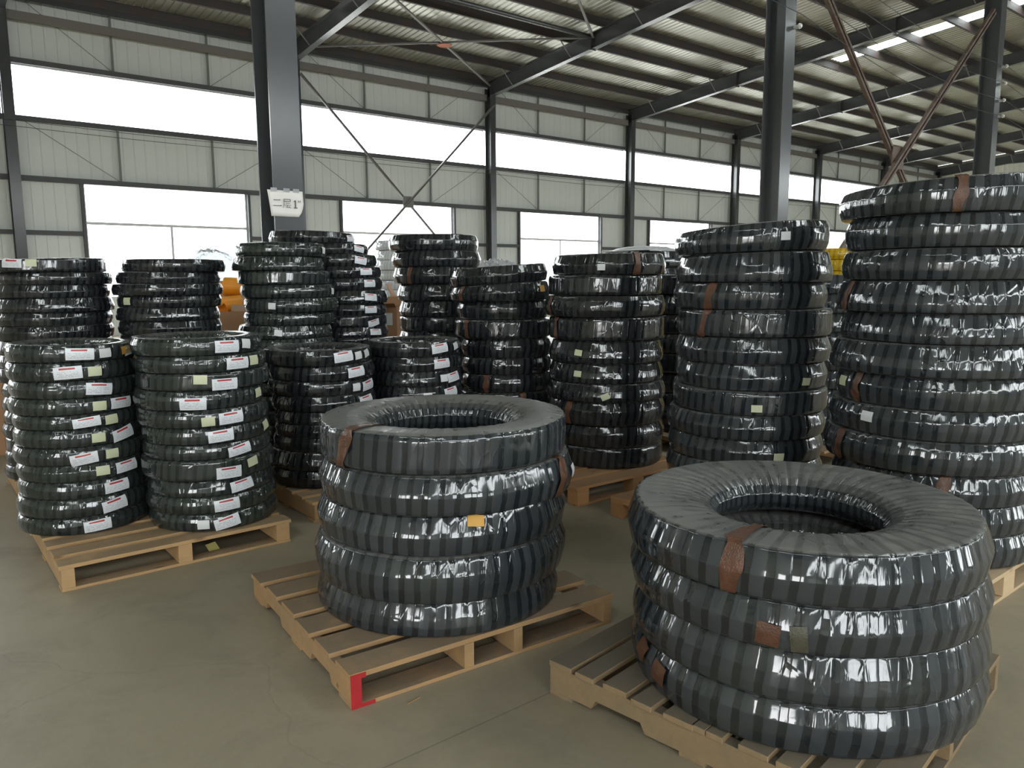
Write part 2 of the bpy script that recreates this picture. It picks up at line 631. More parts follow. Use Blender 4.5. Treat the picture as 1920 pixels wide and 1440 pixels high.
def long_wall(name, Y, sgn, rz, detail, low=lambda k: True):
    """sgn: direction from the wall into the hall along Y (-1 for wall_left)"""
    root = structure(empty(name, (0, 0, 0)))
    pw = BAY / 9
    colm = h_column_mesh(0.26, 0.36, 0, 8.95)
    colm.materials.append(M['steel'])
    wn = []
    for k in range(K0, K1):
        xa = X0 + k * BAY
        for i in range(9):
            xc = xa + (i + 0.5) * pw
            if low(k):
                sheet(root, xc, Y, 0, ZW0, pw, rz)
                sheet(root, xc, Y, ZW1, ZC0, pw, rz)
            else:
                sheet(root, xc, Y, 0, ZC0, pw, rz)
            sheet(root, xc, Y, ZC1, EAVE + 0.1, pw, rz)
        ww = 4.70
        side = (BAY - ww) / 2
        for i in range(2 if low(k) else 0):
            sheet(root, xa + (i + 0.5) * side / 2, Y, ZW0, ZW1, side / 2, rz)
            sheet(root, xa + BAY - (i + 0.5) * side / 2, Y, ZW0, ZW1, side / 2, rz)
        # girts
        yi = Y + sgn * 0.10
        for z, hgt in ((ZW1 + 0.02, 0.14), (ZC0 - 0.09, 0.12), (ZC1 + 0.08, 0.14), (EAVE + 0.02, 0.20)):
            box_obj('girt', xa + 0.13, xa + BAY - 0.13, yi - 0.05, yi + 0.05, z - hgt / 2, z + hgt / 2, 'girt', root)
        for z in (2.95, 1.02):
            box_obj('girt', xa + 0.13, xa + side - 0.08, yi - 0.05, yi + 0.05, z - 0.06, z + 0.06, 'girt', root)
            box_obj('girt', xa + BAY - side + 0.08, xa + BAY - 0.13, yi - 0.05, yi + 0.05, z - 0.06, z + 0.06, 'girt', root)
        for xs in (xa + side - 0.04, xa + BAY - side + 0.04):
            box_obj('window_post', xs - 0.04, xs + 0.04, yi - 0.06, yi + 0.06, 0.0, ZW1, 'girt', root)
        if detail:
            # vertical struts at the thirds of the bay, and the slanted sag rods
            for zz0, zz1 in ((ZW1 + 0.09, ZC0 - 0.15), (ZC1 + 0.15, EAVE - 0.08)):
                for fr in (1 / 3, 2 / 3):
                    xs = xa + BAY * fr
                    box_obj('sag_strut', xs - 0.025, xs + 0.025, yi - 0.03, yi + 0.03, zz0, zz1, 'strut', root)
                for (x_a, x_b) in ((xa + 0.35, xa + BAY / 3 - 0.05), (xa + BAY - 0.35, xa + 2 * BAY / 3 + 0.05)):
                    link('sag_rod', MB().tube([(x_a, yi + sgn * 0.02, zz1), (x_b, yi + sgn * 0.02, zz0)], 0.009, 6).mesh('sag_rod'), 'strut', root)
            # tie beam under the eave, behind the column heads
            box_obj('tie_beam', xa + 0.15, xa + BAY - 0.15, Y + sgn * 0.28 - 0.05, Y + sgn * 0.28 + 0.05, 8.47, 8.70, 'tie', root)
        else:
            box_obj('tie_beam', xa + 0.15, xa + BAY - 0.15, Y + sgn * 0.28 - 0.05, Y + sgn * 0.28 + 0.05, 8.47, 8.70, 'tie', root)
        # windows
        xw0, xw1 = xa + side, xa + BAY - side
        if low(k):
            wn.append((xw0, xw1, ZW0, ZW1, Y, True))
        wn.append((xa + 0.13, xa + BAY - 0.13, ZC0 - 0.03, ZC1 + 0.01, Y, False))
    # return pieces at the corners
    for xc in (XF + 0.13, XN - 0.13):
        sheet(root, xc, Y, 0, EAVE + 0.1, 0.26, rz)
    for k in range(K0, K1 + 1):
        link('wall_column', colm, None, root, (X0 + k * BAY, Y + sgn * 0.34, 0))
    if detail:
        # two cables run along the wall below the high windows
        for z in (5.84, 5.69):
            pts = []
            for k in range(K0, K1):
                for i in range(8):
                    t = i / 8
                    pts.append((X0 + (k + t) * BAY, Y + sgn * 0.535, z - 0.05 * math.sin(PI * t)))
            link('cable', MB().tube(pts, 0.008, 5).mesh('cable'), 'wire', root)
    return wn


def build_window(idx, w, sgn):
    x0, x1, z0, z1, Y, low = w
    root = structure(empty('window_%d' % idx, (0, 0, 0)))
    y0, y1 = Y - 0.02, Y + 0.03
    if low:
        zm = 3.26
        fw = 0.05
        m = MB()
        m.box(x0, x1, y0, y1, z1 - fw, z1).box(x0, x1, y0, y1, z0, z0 + fw)
        m.box(x0, x0 + fw, y0, y1, z0 + fw, z1 - fw).box(x1 - fw, x1, y0, y1, z0 + fw, z1 - fw)
        link('window_frame', m.mesh('window_frame'), 'frame', root)
        box_obj('transom', x0 + fw, x1 - fw, y0, y1, zm - 0.04, zm + 0.04, 'frame', root)
        xm = (x0 + x1) / 2
        box_obj('mullion', xm - 0.035, xm + 0.035, y0, y1, z0 + fw, zm - 0.04, 'frame', root)
        box_obj('pane', x0 + fw, x1 - fw, Y, Y + 0.006, zm + 0.04, z1 - fw, 'pane', root)
        box_obj('pane', x0 + fw, xm - 0.035, Y, Y + 0.006, z0 + fw, zm - 0.04, 'pane', root)
        box_obj('pane', xm + 0.035, x1 - fw, Y, Y + 0.006, z0 + fw, zm - 0.04, 'pane', root)
    else:
        m = MB()
        m.box(x0, x1, y0, y1, z1 - 0.03, z1).box(x0, x1, y0, y1, z0, z0 + 0.03)
        m.box(x0, x0 + 0.03, y0, y1, z0 + 0.03, z1 - 0.03).box(x1 - 0.03, x1, y0, y1, z0 + 0.03, z1 - 0.03)
        link('window_frame', m.mesh('window_frame'), 'frame', root)
        box_obj('pane', x0 + 0.03, x1 - 0.03, Y, Y + 0.006, z0 + 0.03, z1 - 0.03, 'pane', root)


wins = [(w, -1) for w in long_wall('wall_left', YL, -1, 0.0, True)]
wins += [(w, 1) for w in long_wall('wall_right', YR, 1, PI, False, lambda k: k % 2 == 1)]
for i, (w, s) in enumerate(wins):
    build_window(i + 1, w, s)


def end_wall(name, X, rz, mat, door=None):
    root = structure(empty(name, (0, 0, 0)))
    n = 40
    w = (YL - YR) / n
    for i in range(n):
        y = YR + (i + 0.5) * w
        ya, yb = (y - w / 2, y + w / 2)
        za, zb = roof_z(ya) - 0.02, roof_z(yb) - 0.02
        if rz < 0:
            za, zb = zb, za
        z0 = 0
        if door and door[0] < y < door[1]:
            z0 = door[2]
        sheet(root, X, y, z0, za, w, rz, mat, zb)
    for z in (2.2, 4.6, 7.0, 9.1):
        s = -1 if X > 0 else 1
        for j in range(6):
            a = YR + (YL - YR) * j / 6
            b = a + (YL - YR) / 6
            if door and z < door[2] and b > door[0] and a < door[1]:
                if a < door[0]:
                    box_obj('girt', X + s * 0.1 - 0.05, X + s * 0.1 + 0.05, a, door[0], z - 0.07, z + 0.07, 'girt', root)
                if b > door[1]:
                    box_obj('girt', X + s * 0.1 - 0.05, X + s * 0.1 + 0.05, door[1], b, z - 0.07, z + 0.07, 'girt', root)
                continue
            box_obj('girt', X + s * 0.1 - 0.05, X + s * 0.1 + 0.05, a, b, z - 0.07, z + 0.07, 'girt', root)
    return root


end_wall('wall_far', XF + 0.25, -PI / 2, 'endpanel')
DOOR = (-8.0, -3.4, 4.6)
end_wall('wall_near', XN - 0.25, PI / 2, 'endpanel', DOOR)


# roof: profiled sheets, translucent strips, purlins
def roof():
    root = structure(empty('ceiling', (0, 0, 0)))
    pw = BAY / 9

    def slope_mesh(ya, yb, key, mat, ribs=4, depth=0.03):
        v, f = [], []
        p = pw / ribs
        xs = []
        for i in range(ribs):
            b = i * p
            xs += [(b, 0), (b + 0.5 * p, 0), (b + 0.58 * p, depth), (b + 0.82 * p, depth), (b + 0.9 * p, 0)]
        xs += [(pw - 0.002, 0)]
        n = len(xs)
        for off in (0.0, 0.05):
            for x, z in xs:
                v.append((x, ya, roof_z(ya) + z + off))
                v.append((x, yb, roof_z(yb) + z + off))
        for i in range(n - 1):
            a = 2 * i
            f.append((a, a + 1, a + 3, a + 2))
            b = 2 * n + a
            f.append((b, b + 2, b + 3, b + 1))
            f.append((a, a + 2, b + 2, b))
            f.append((a + 1, b + 1, b + 3, a + 3))
        me = pydata('roof_sheet', v, f)
        me.materials.append(M[mat])
        return me
    A = slope_mesh(RIDGE, YL + 0.4, 'a', 'roof')
    B = slope_mesh(YR - 0.4, RIDGE, 'b', 'roof')
    A1 = slope_mesh(16.8, YL + 0.4, 'a1', 'roof')
    A2 = slope_mesh(8.6, 16.8, 'a2', 'frp')
    A3 = slope_mesh(RIDGE, 8.6, 'a3', 'roof')
    B1 = slope_mesh(1.5, RIDGE, 'b1', 'roof')
    B2 = slope_mesh(-8.6, 1.5, 'b2', 'frp')
    B3 = slope_mesh(YR - 0.4, -8.6, 'b3', 'roof')
    for k in range(K0, K1):
        for i in range(9):
            x = X0 + k * BAY + i * pw
            if i == 3 and k % 2 == 1:
                link('roof_panel', A1, None, root, (x, 0, 0))
                link('skylight_panel', A2, None, root, (x, 0, 0))
                link('roof_panel', A3, None, root, (x, 0, 0))
            else:
                link('roof_panel', A, None, root, (x, 0, 0))
            if i in (6, 7) and k % 2 == 0:
                link('roof_panel', B1, None, root, (x, 0, 0))
                link('skylight_panel', B2, None, root, (x, 0, 0))
                link('roof_panel', B3, None, root, (x, 0, 0))
            else:
                link('roof_panel', B, None, root, (x, 0, 0))

    # overhang past the two end walls
    for x in (XF, XN - pw):
        link('roof_panel', A, None, root, (x, 0, 0))
        link('roof_panel', B, None, root, (x, 0, 0))

    def c_section(L):
        m = MB()
        m.box(0, L, -0.006, 0.006, 0, 0.255)
        m.box(0, L, 0.006, 0.09, 0, 0.008)
        m.box(0, L, 0.006, 0.09, 0.247, 0.255)
        m.box(0, L, 0.084, 0.09, 0.008, 0.04)
        me = m.mesh('c_section')
        me.materials.append(M['purlin'])
        return me
    seg = c_section(BAY)
    whole = c_section(XF - XN)
    y = YL - 0.25
    ys = []
    while y > RIDGE:
        ys.append(y)
        y -= 1.6
    for y in ys:
        for k in range(K0, K1):
            link('purlin', seg, None, root, (X0 + k * BAY, y, beam_top(y)))
        yo = 2 * RIDGE - y
        link('purlin', whole, None, root, (XN, yo, beam_top(yo)))
    # deep eave beam above the window wall
    box_obj('eave_beam', XN, XF, YL - 0.24, YL - 0.10, EAVE - 0.28, EAVE + 0.06, 'steel', root)
    return ys


PURL = roof()


def roof_beam(k):
    x = X0 + k * BAY
    root = empty('roof_beam', (x, YL - 0.3, beam_bot(YL - 0.3)))
    oz = Vector((x, YL - 0.3, beam_bot(YL - 0.3)))
    for (ya, yb) in ((RIDGE, YL - 0.18), (YR + 0.18, RIDGE)):
        web = MB()
        web.prism([(ya, beam_bot(ya)), (yb, beam_bot(yb)), (yb, beam_top(yb)), (ya, beam_top(ya))], 0, -0.006, 0.006)
        lo = MB()
        lo.prism([(ya, beam_bot(ya) - 0.016), (yb, beam_bot(yb) - 0.016), (yb, beam_bot(yb)), (ya, beam_bot(ya))], 0, -0.11, 0.11)
        hi = MB()
        hi.prism([(ya, beam_top(ya) - 0.016), (yb, beam_top(yb) - 0.016), (yb, beam_top(yb)), (ya, beam_top(ya))], 0, -0.11, 0.11)
        for nm, m in (('web', web), ('bottom_flange', lo), ('top_flange', hi)):
            m.v = [(a[0] + x - oz.x, a[1] - oz.y, a[2] - oz.z) for a in m.v]
            link(nm, m.mesh(nm), 'steel', root)
    for y in (19.2, 13.0, -5.1):
        m = MB().box(-0.115, 0.115, -0.022, 0.022, beam_bot(y) - 0.05, beam_top(y) - 0.01)
        m.v = [(a[0], a[1] + y - oz.y, a[2] - oz.z) for a in m.v]
        link('splice_plate', m.mesh('splice_plate'), 'steel', root)
    for j, y in enumerate(PURL[1:12]):
        if j % 2 == 0:
            s = 1 if k % 2 else -1
            for sx in (-1, 1):
                m = MB().bar((sx * 0.1, y, beam_bot(y) + 0.01), (sx * 0.62, y + 0.03, beam_top(y) + 0.06), 0.03, 0.03)
                m.v = [(a[0], a[1] - oz.y, a[2] - oz.z) for a in m.v]
                link('knee_brace', m.mesh('knee_brace'), 'brace', root)
    tag(root, 'dark grey steel roof beam climbing from the window wall towards the ridge', 'roof beam', 'roof beams of the hall')
    return root


for k in range(K0, K1 + 1):
    roof_beam(k)


# interior columns
def column(x, y, zt, label):
    root = empty('steel_column', (x, y, 0))
    b, d, t = 0.28, 0.34, 0.018
    link('flange', MB().box(-b / 2, b / 2, -d / 2, -d / 2 + t, 0.02, zt).mesh('flange'), 'steel', root)
    link('flange', MB().box(-b / 2, b / 2, d / 2 - t, d / 2, 0.02, zt).mesh('flange'), 'steel', root)
    link('web', MB().box(-0.007, 0.007, -d / 2 + t, d / 2 - t, 0.02, zt).mesh('web'), 'steel', root)
    link('base_plate', MB().box(-0.22, 0.22, -0.24, 0.24, 0.0, 0.02).mesh('base_plate'), 'steel', root)
    tag(root, label, 'column')
    return root


CL = {0: 'dark grey steel column carrying the handwritten-size paper sign', 1: 'bare dark grey steel column with white insulator, rusty brace foot behind it',
      2: 'dark grey steel column where the rusty cross brace is fixed high up'}
CL[0] = 'dark grey steel H-column with a white paper sign taped on it'
CL[1] = 'dark grey steel H-column at the near end of the rusty cross brace'
CL[2] = 'dark grey steel H-column with cable insulators at the far end of the rusty brace'
cols = {}
for k in range(K0, K1):
    xk = X0 + k * BAY + 0.06
    lab = CL.get(k, 'dark grey steel H-column of the inner row, clear of sign and rusty brace')
    c = column(xk, YC, beam_bot(YC) - 0.016, lab)
    cols[k] = c
    if k not in CL:
        c['group'] = 'plain inner columns'

# insulators and cables at the inner columns
for k, zs in ((1, (5.35,)), (2, (6.05, 5.70, 5.35, 5.02))):
    for z in zs:
        o = link('insulator', MB().tube([(0.10, -0.17, z), (0.10, -0.29, z)], 0.028, 10).tube([(0.10, -0.25, z), (0.10, -0.27, z)], 0.040, 10).mesh('insulator'), 'porcelain', cols[k])
x1, x2 = X0 + BAY + 0.2, X0 + 2 * BAY + 0.2
for j, z in enumerate((6.05, 5.70, 5.35, 5.02)):
    pts = [(x1 - 7.4, YC - 0.27, z + 0.9)] + [(x1 + (x2 - x1) * t, YC - 0.27, z + 0.5 * (1 - t) - 0.25 * math.sin(PI * t)) for t in [i / 10 for i in range(11)]]
    pts += [(x2 + BAY * t, YC - 0.27, z - 0.25 * math.sin(PI * t) - 0.1 * t) for t in [i / 10 for i in range(1, 11)]]
    o = link('overhead_cable', MB().tube(pts, 0.006, 5).mesh('overhead_cable'), 'wire')
    tag(o, '%s of four thin black overhead cables strung along the inner columns' % ('highest', 'second highest', 'third highest', 'lowest')[j], 'cable', 'overhead cables at the inner columns')


# rusty cross brace between the second and third inner columns
def cross_brace(xa, xb, y, zl, zh, mat, w, gap, label, name):
    root = empty(name, ((xa + xb) / 2, y, zl))
    o = Vector(((xa + xb) / 2, y, zl))
    for (p, q, dy) in (((xa, y, zl), (xb, y, zh), -0.06), ((xa, y, zh), (xb, y, zl), 0.06)):
        for s in (-1, 1):
            d = (Vector(q) - Vector(p)).normalized()
            n = Vector((-d.z, 0, d.x)) * (s * (gap + w) / 2)
            a = Vector(p) + n + Vector((0, dy, 0)) - o
            b = Vector(q) + n + Vector((0, dy, 0)) - o
            link('channel', MB().bar(a, b, 0.07, w).mesh('channel'), mat, root)
        m = MB().bar(Vector(p) + Vector((0, dy + 0.02, 0)) - o, Vector(q) + Vector((0, dy + 0.02, 0)) - o, 0.012, gap + 0.02)
        link('web_strip', m.mesh('web_strip'), mat, root)
    zc = (zh - zl) / 2
    link('gusset_plate', MB().box(-0.22, 0.22, -0.012, 0.012, zc - 0.2, zc + 0.2).mesh('gusset_plate'), mat, root)
    tag(root, label, 'cross brace')
    return root


cross_brace(X0 + BAY + 0.29, X0 + 2 * BAY - 0.17, YC, 0.45, 7.15, 'rust', 0.045, 0.04,
            'rusty brown steel cross brace between two inner columns', 'cross_brace')
w_b = cross_brace(X0 + BAY + 0.1, X0 + 2 * BAY - 0.1, YL - 0.67, 0.5, 8.25, 'brace', 0.026, 0.02,
                  'slim grey cross brace in front of the window wall', 'cross_brace')


# roof plane cross braces with a red plate, and the pipe strut
def roof_brace(ya, yb, label, red):
    xa, xb = X0 + BAY + 0.08, X0 + 2 * BAY - 0.08
    za, zb = beam_top(ya) - 0.13, beam_top(yb) - 0.13
    o = Vector(((xa + xb) / 2, (ya + yb) / 2, (za + zb) / 2))
    root = empty('roof_brace', o)
    for p, q, dz in (((xa, ya, za), (xb, yb, zb), 0.03), ((xb, ya, za), (xa, yb, zb), -0.03)):
        e = Vector((0, 0, dz))
        link('angle_bar', MB().bar(Vector(p) - o + e, Vector(q) - o + e, 0.075, 0.05).mesh('angle_bar'), 'brace', root)
    if red:
        link('gusset_plate', MB().tube([(0, 0, -0.075), (0, 0, -0.062)], 0.24, 14).mesh('gusset_plate'), 'redlead', root)
    tag(root, label, 'roof brace')


roof_brace(YL - 0.45, 19.3, 'grey roof cross brace with a red-lead plate at its crossing', True)
roof_brace(19.1, 13.1, 'grey roof cross brace above the pipe strut, without red plate', False)
for k in range(K0, K1):
    if k in (1,):
        o = link('pipe_strut', MB().tube([(X0 + k * BAY + 0.12, 19.2, 9.52), (X0 + (k + 1) * BAY - 0.12, 19.2, 9.52)], 0.075, 12).mesh('pipe_strut', smooth=False), 'steel')
        tag(o, 'round grey pipe strut between two roof beams', 'strut')

# ------------------------------------------------------------------ the paper sign
sgn_root = empty('paper_sign', (X0 + 0.015, YC - 0.17, 2.175))
sv, sf = [], []
NXs, NZs = 10, 6
for j in range(NZs + 1):
    for i in range(NXs + 1):
        u, v = i / NXs, j / NZs
        xl = -0.130 - 0.030 * v
        xr = 0.120 + 0.052 * min(1, v * 2.2) ** 0.6
        x = xl + (xr - xl) * u
        curl = 0.012 + 0.05 * max(0, u - 0.8) ** 1 * 2 * (1 - 0.5 * v) + 0.004 * math.sin(7 * u + 3 * v)
        sv.append((x, -curl, 0.232 * v))
for j in range(NZs):
    for i in range(NXs):
        a = j * (NXs + 1) + i
        sf.append((a, a + 1, a + NXs + 2, a + NXs + 1))
pm = pydata('sheet', sv, sf)
pm.shade_smooth()
sheet_o = link('sheet', pm, 'paper', sgn_root)
md = sheet_o.modifiers.new('thickness', 'SOLIDIFY')
md.thickness = 0.0015


def strokes(parent):
    """the print on the sign: two, storey, 1, inch mark - each character its own stroke mesh"""
    def ch(name, rects, polys=(), yo=0.0):
        m = MB()
        for (x0, x1, z0, z1) in rects:
            m.box(x0, x1, -0.0225 - yo, -0.0215 - yo, z0, z1)
        for p in polys:
            m.prism([(q[0], q[1]) for q in p], 1, -0.0225, -0.0215)
        link(name, m.mesh(name), 'ink', parent)
    # er (two): two separate strokes
    ch('stroke', [(-0.108, -0.046, 0.141, 0.147)], [((-0.056, 0.147), (-0.046, 0.147), (-0.050, 0.151))])
    ch('stroke', [(-0.112, -0.034, 0.091, 0.097)], [((-0.046, 0.097), (-0.034, 0.097), (-0.039, 0.101))])
    # ceng (storey): the "corpse" frame and "cloud" inside
    ch('character', [(-0.010, 0.050, 0.152, 0.157), (0.045, 0.051, 0.134, 0.157), (-0.010, 0.050, 0.133, 0.138),
                     (-0.014, -0.008, 0.105, 0.157), (0.004, 0.046, 0.117, 0.121), (-0.004, 0.056, 0.101, 0.105)],
       [((-0.014, 0.106), (-0.008, 0.106), (-0.018, 0.076), (-0.022, 0.074)),
        ((0.022, 0.101), (0.028, 0.101), (0.014, 0.082), (0.008, 0.080)),
        ((0.008, 0.080), (0.040, 0.083), (0.040, 0.087), (0.010, 0.084)),
        ((0.034, 0.094), (0.038, 0.094), (0.053, 0.077), (0.046, 0.077))])
    # 1
    ch('character', [(0.092, 0.103, 0.084, 0.146), (0.080, 0.115, 0.078, 0.085)], [((0.080, 0.135), (0.092, 0.138), (0.103, 0.150), (0.097, 0.150), (0.080, 0.140))])
    # inch mark
    ch('stroke', [(0.121, 0.127, 0.129, 0.147)], (), 0.009)
    ch('stroke', [(0.134, 0.140, 0.129, 0.147)], (), 0.015)


strokes(sgn_root)
for xx in (-0.10, 0.02, 0.11):
    o = link('clear_tape', MB().box(xx - 0.03, xx + 0.03, -0.018, -0.0165, 0.218, 0.252).mesh('clear_tape'), 'clear', sgn_root)
tag(sgn_root, 'small white paper sign with printed characters taped to a steel column', 'sign')

# ------------------------------------------------------------------ pallets
ZP = 0.14


def notched(L, h, z0):
    """side outline of a notched stringer (y, z)"""
    a, b, c, d = -L * 0.34, -L * 0.15, L * 0.15, L * 0.34
    nd = 0.036
    return [(-L / 2, z0), (a, z0), (a + 0.02, z0 + nd), (b - 0.02, z0 + nd), (b, z0), (c, z0), (c + 0.02, z0 + nd), (d - 0.02, z0 + nd), (d, z0), (L / 2, z0),
            (L / 2, z0 + h), (-L / 2, z0 + h)]


def pallet(cx, cy, rz, lx, ly, boards, stringers, bottoms, mat, label, kind='stringer', bt=0.021, bb=0.016, seed=1, jit=0.008):
    """deck boards run along local X; boards/bottoms: (y0, y1[, x0, x1]); stringers: (x, width)"""
    rnd = random.Random(seed)
    root = empty('pallet', (cx, cy, 0), rz)
    for b in boards:
        x0, x1 = (b[2], b[3]) if len(b) > 2 else (-lx / 2 - rnd.uniform(0, jit), lx / 2 + rnd.uniform(0, jit))
        box_obj('deck_board', x0, x1, b[0], b[1], ZP - bt, ZP, mat, root, 0.002)
    zs0 = bb
    if kind == 'stringer':
        for x, w in stringers:
            m = MB().prism(notched(ly, ZP - bt - bb, bb), 0, x - w / 2, x + w / 2)
            link('stringer', m.mesh('stringer'), mat, root)
    elif kind == 'plain':
        for x, w in stringers:
            box_obj('stringer', x - w / 2, x + w / 2, -ly / 2, ly / 2, bb, ZP - bt, mat, root, 0.002)
    else:
        for x, w in stringers:
            box_obj('cross_board', x - w / 2, x + w / 2, -ly / 2, ly / 2, ZP - bt - 0.018, ZP - bt, mat, root, 0.002)
            for y in (-ly / 2 + 0.055, 0, ly / 2 - 0.055):
                box_obj('spacer_block', x - w / 2, x + w / 2, y - 0.055, y + 0.055, bb, ZP - bt - 0.018, mat, root, 0.002)
    for b in bottoms:
        box_obj('bottom_board', -lx / 2, lx / 2, b[0], b[1], 0, bb, mat, root, 0.002)
    tag(root, label, 'pallet')
    return root


def rows(L, n, w, ofs=0.0):
    p = (L - w) / (n - 1)
    return [(-L / 2 + i * p, -L / 2 + i * p + w) for i in range(n)]


# A: two labelled stacks stand on it
pA = pallet(1.170, 5.055, 0.0, 1.24, 1.25, [(-0.625, -0.50), (-0.445, -0.305), (-0.24, -0.11), (-0.06, 0.05), (0.10, 0.23), (0.28, 0.41), (0.48, 0.625)],
            [(-0.585, 0.062), (0.0, 0.075), (0.575, 0.08)], [(-0.625, -0.53), (-0.05, 0.05), (0.53, 0.625)], 'wood_a',
            'light pine pallet under two side-by-side labelled coil stacks', 'plain', seed=2)
# B: red corner
pB = pallet(1.897, 3.055, math.radians(-4.4), 1.29, 1.26, [(-0.63, -0.485), (-0.425, -0.265), (-0.21, -0.045), (0.01, 0.18), (0.24, 0.395), (0.45, 0.605)],
            [(-0.625, 0.04), (-0.13, 0.045), (0.115, 0.045), (0.62, 0.045)], [(-0.63, -0.50), (-0.06, 0.06), (0.50, 0.63)], 'wood_b',
            'brown notched pallet with red paint sprayed on one corner', 'stringer', seed=3, jit=0.018)
for nm, d in (('red_paint', (-0.647, -0.604, -0.6325, -0.6305, 0.016, 0.118)), ('red_paint', (-0.647, -0.585, -0.6330, -0.6305, 0.118, 0.138)),
              ('red_paint', (-0.647, -0.55, -0.6330, -0.6305, 0.002, 0.016))):
    box_obj(nm, *d, 'redpaint', pB)
# C: weathered, under the widest coils
bc = [(0.517, 0.625), (0.41, 0.495), (0.265, 0.37), (0.15, 0.235), (-0.01, 0.105), (-0.115, -0.055), (-0.265, -0.165), (-0.36, -0.29), (-0.48, -0.40), (-0.625, -0.52)]
pC = pallet(2.545, 1.555, math.radians(7.3), 1.22, 1.25, bc, [(-0.585, 0.045), (-0.02, 0.045), (0.585, 0.045)],
            [(-0.625, -0.52), (-0.05, 0.05), (0.52, 0.625)], 'wood_c', 'dark weathered notched pallet with narrow uneven boards', 'stringer', seed=4, jit=0.02)
for yy in (-0.048,):
    box_obj('deck_board', -0.62, 0.60, yy - 0.004, yy + 0.046, ZP - 0.021, ZP, 'wood_c', pC, 0.002)
# D: pale plywood blocks
pD = pallet(4.30, 1.815, 0.0, 1.24, 0.99, rows(0.99, 6, 0.135), [(-0.56, 0.12), (-0.045, 0.145), (0.56, 0.12)], rows(0.99, 3, 0.1), 'wood_d',
            'pale new pallet on plywood blocks under the tallest stack', 'block', seed=5)
# E: orange-brown block pallet
pE = pallet(4.27, 4.37, math.radians(-2), 1.22, 1.16, rows(1.16, 6, 0.16), [(-0.555, 0.11), (0.0, 0.11), (0.555, 0.11)], rows(1.16, 3, 0.1), 'wood_e',
            'orange-brown block pallet beside the red-cornered pallet', 'block', seed=6)
# G
pG = pallet(4.28, 2.94, 0.0, 1.20, 1.18, rows(1.18, 6, 0.15), [(-0.545, 0.11), (0.0, 0.11), (0.545, 0.11)], rows(1.18, 3, 0.1), 'wood_e',
            'orange-brown block pallet next to the pale plywood-block pallet', 'block', seed=7)
# F
pF = pallet(2.76, 5.165, 0.0, 1.42, 0.98, rows(0.98, 6, 0.12), [(-0.67, 0.06), (0.0, 0.06), (0.67, 0.06)], rows(0.98, 3, 0.1), 'wood_b',
            'worn brown pallet under the two low labelled stacks', 'plain', seed=8)
pH = pallet(2.80, 6.27, 0.0, 1.42, 1.02, rows(1.02, 6, 0.12), [(-0.67, 0.06), (0.0, 0.06), (0.67, 0.06)], rows(1.02, 3, 0.1), 'wood_b',
            'brown pallet at the foot of the column with the paper sign', 'plain', seed=9)
pI = pallet(1.30, 6.66, 0.0, 1.42, 1.22, rows(1.22, 7, 0.12), [(-0.67, 0.06), (0.0, 0.06), (0.67, 0.06)], rows(1.22, 3, 0.1), 'wood_a',
            'pine pallet behind the pallet with two labelled stacks', 'plain', seed=10)
pJ = pallet(4.30, 5.56, 0.0, 1.20, 1.14, rows(1.14, 6, 0.15), [(-0.545, 0.11), (0.0, 0.11), (0.545, 0.11)], rows(1.14, 3, 0.1), 'wood_e',
            'orange-brown block pallet under the leaning taped stack', 'block', seed=11)
pK = pallet(4.40, 6.82, 0.0, 1.20, 1.14, rows(1.14, 6, 0.15), [(-0.545, 0.11), (0.0, 0.11), (0.545, 0.11)], rows(1.14, 3, 0.1), 'wood_e',
            'orange-brown block pallet nearest the open tall cartons', 'block', seed=12)
pL = pallet(6.10, 4.88, 0.0, 1.20, 1.10, rows(1.10, 6, 0.15), [(-0.545, 0.11), (0.0, 0.11), (0.545, 0.11)], rows(1.10, 3, 0.1), 'wood_b',
            'brown block pallet behind the orange-brown pallets, below dark coils', 'block', seed=13)
pM = pallet(6.62, 3.66, 0.0, 1.20, 1.10, rows(1.10, 6, 0.15), [(-0.545, 0.11), (0.0, 0.11), (0.545, 0.11)], rows(1.10, 3, 0.1), 'wood_b',
            'brown block pallet in the far row near the yellow coils', 'block', seed=14)

# ------------------------------------------------------------------ hose coils
def profile(kind, Ri, R, h):
    """section of the ring, from the inner side under and round the outside back to the inner side"""
    w = R - Ri
    outer = {
        'ridge': [(.40, 0), (.09, .02), (0, .48), (.17, .95), (.26, 1.0)],
        'barrel': [(.30, 0), (.05, .04), (0, .16), (0, .84), (.05, .96), (.25, 1.0)],
        'upper': [(.35, 0), (.10, .02), (.01, .36), (0, .62), (.13, .955), (.25, 1.0)],
        'lower': [(.30, 0), (.04, .03), (0, .28), (.05, .56), (.19, .95), (.30, 1.0)],
        'round': [(.38, 0), (.11, .03), (.01, .30), (0, .54), (.04, .76), (.14, .96), (.35, 1.0)],
    }[kind]
    p = [(Ri, .34 * h), (Ri + .10 * w, .08 * h), (Ri + .25 * w, 0)]
    p += [(R - a * h, b * h) for a, b in outer]
    p += [(Ri + .52 * w, 1.0 * h), (Ri + .34 * w, .965 * h), (Ri + .19 * w, .88 * h), (Ri + .07 * w, .75 * h), (Ri, .56 * h)]
    return p


def chaikin(p, r):
    out = []
    n = len(p)
    for i in range(n):
        a, b = np.array(p[i]), np.array(p[(i + 1) % n])
        out += [a * (1 - r) + b * r, a * r + b * (1 - r)]
    return out


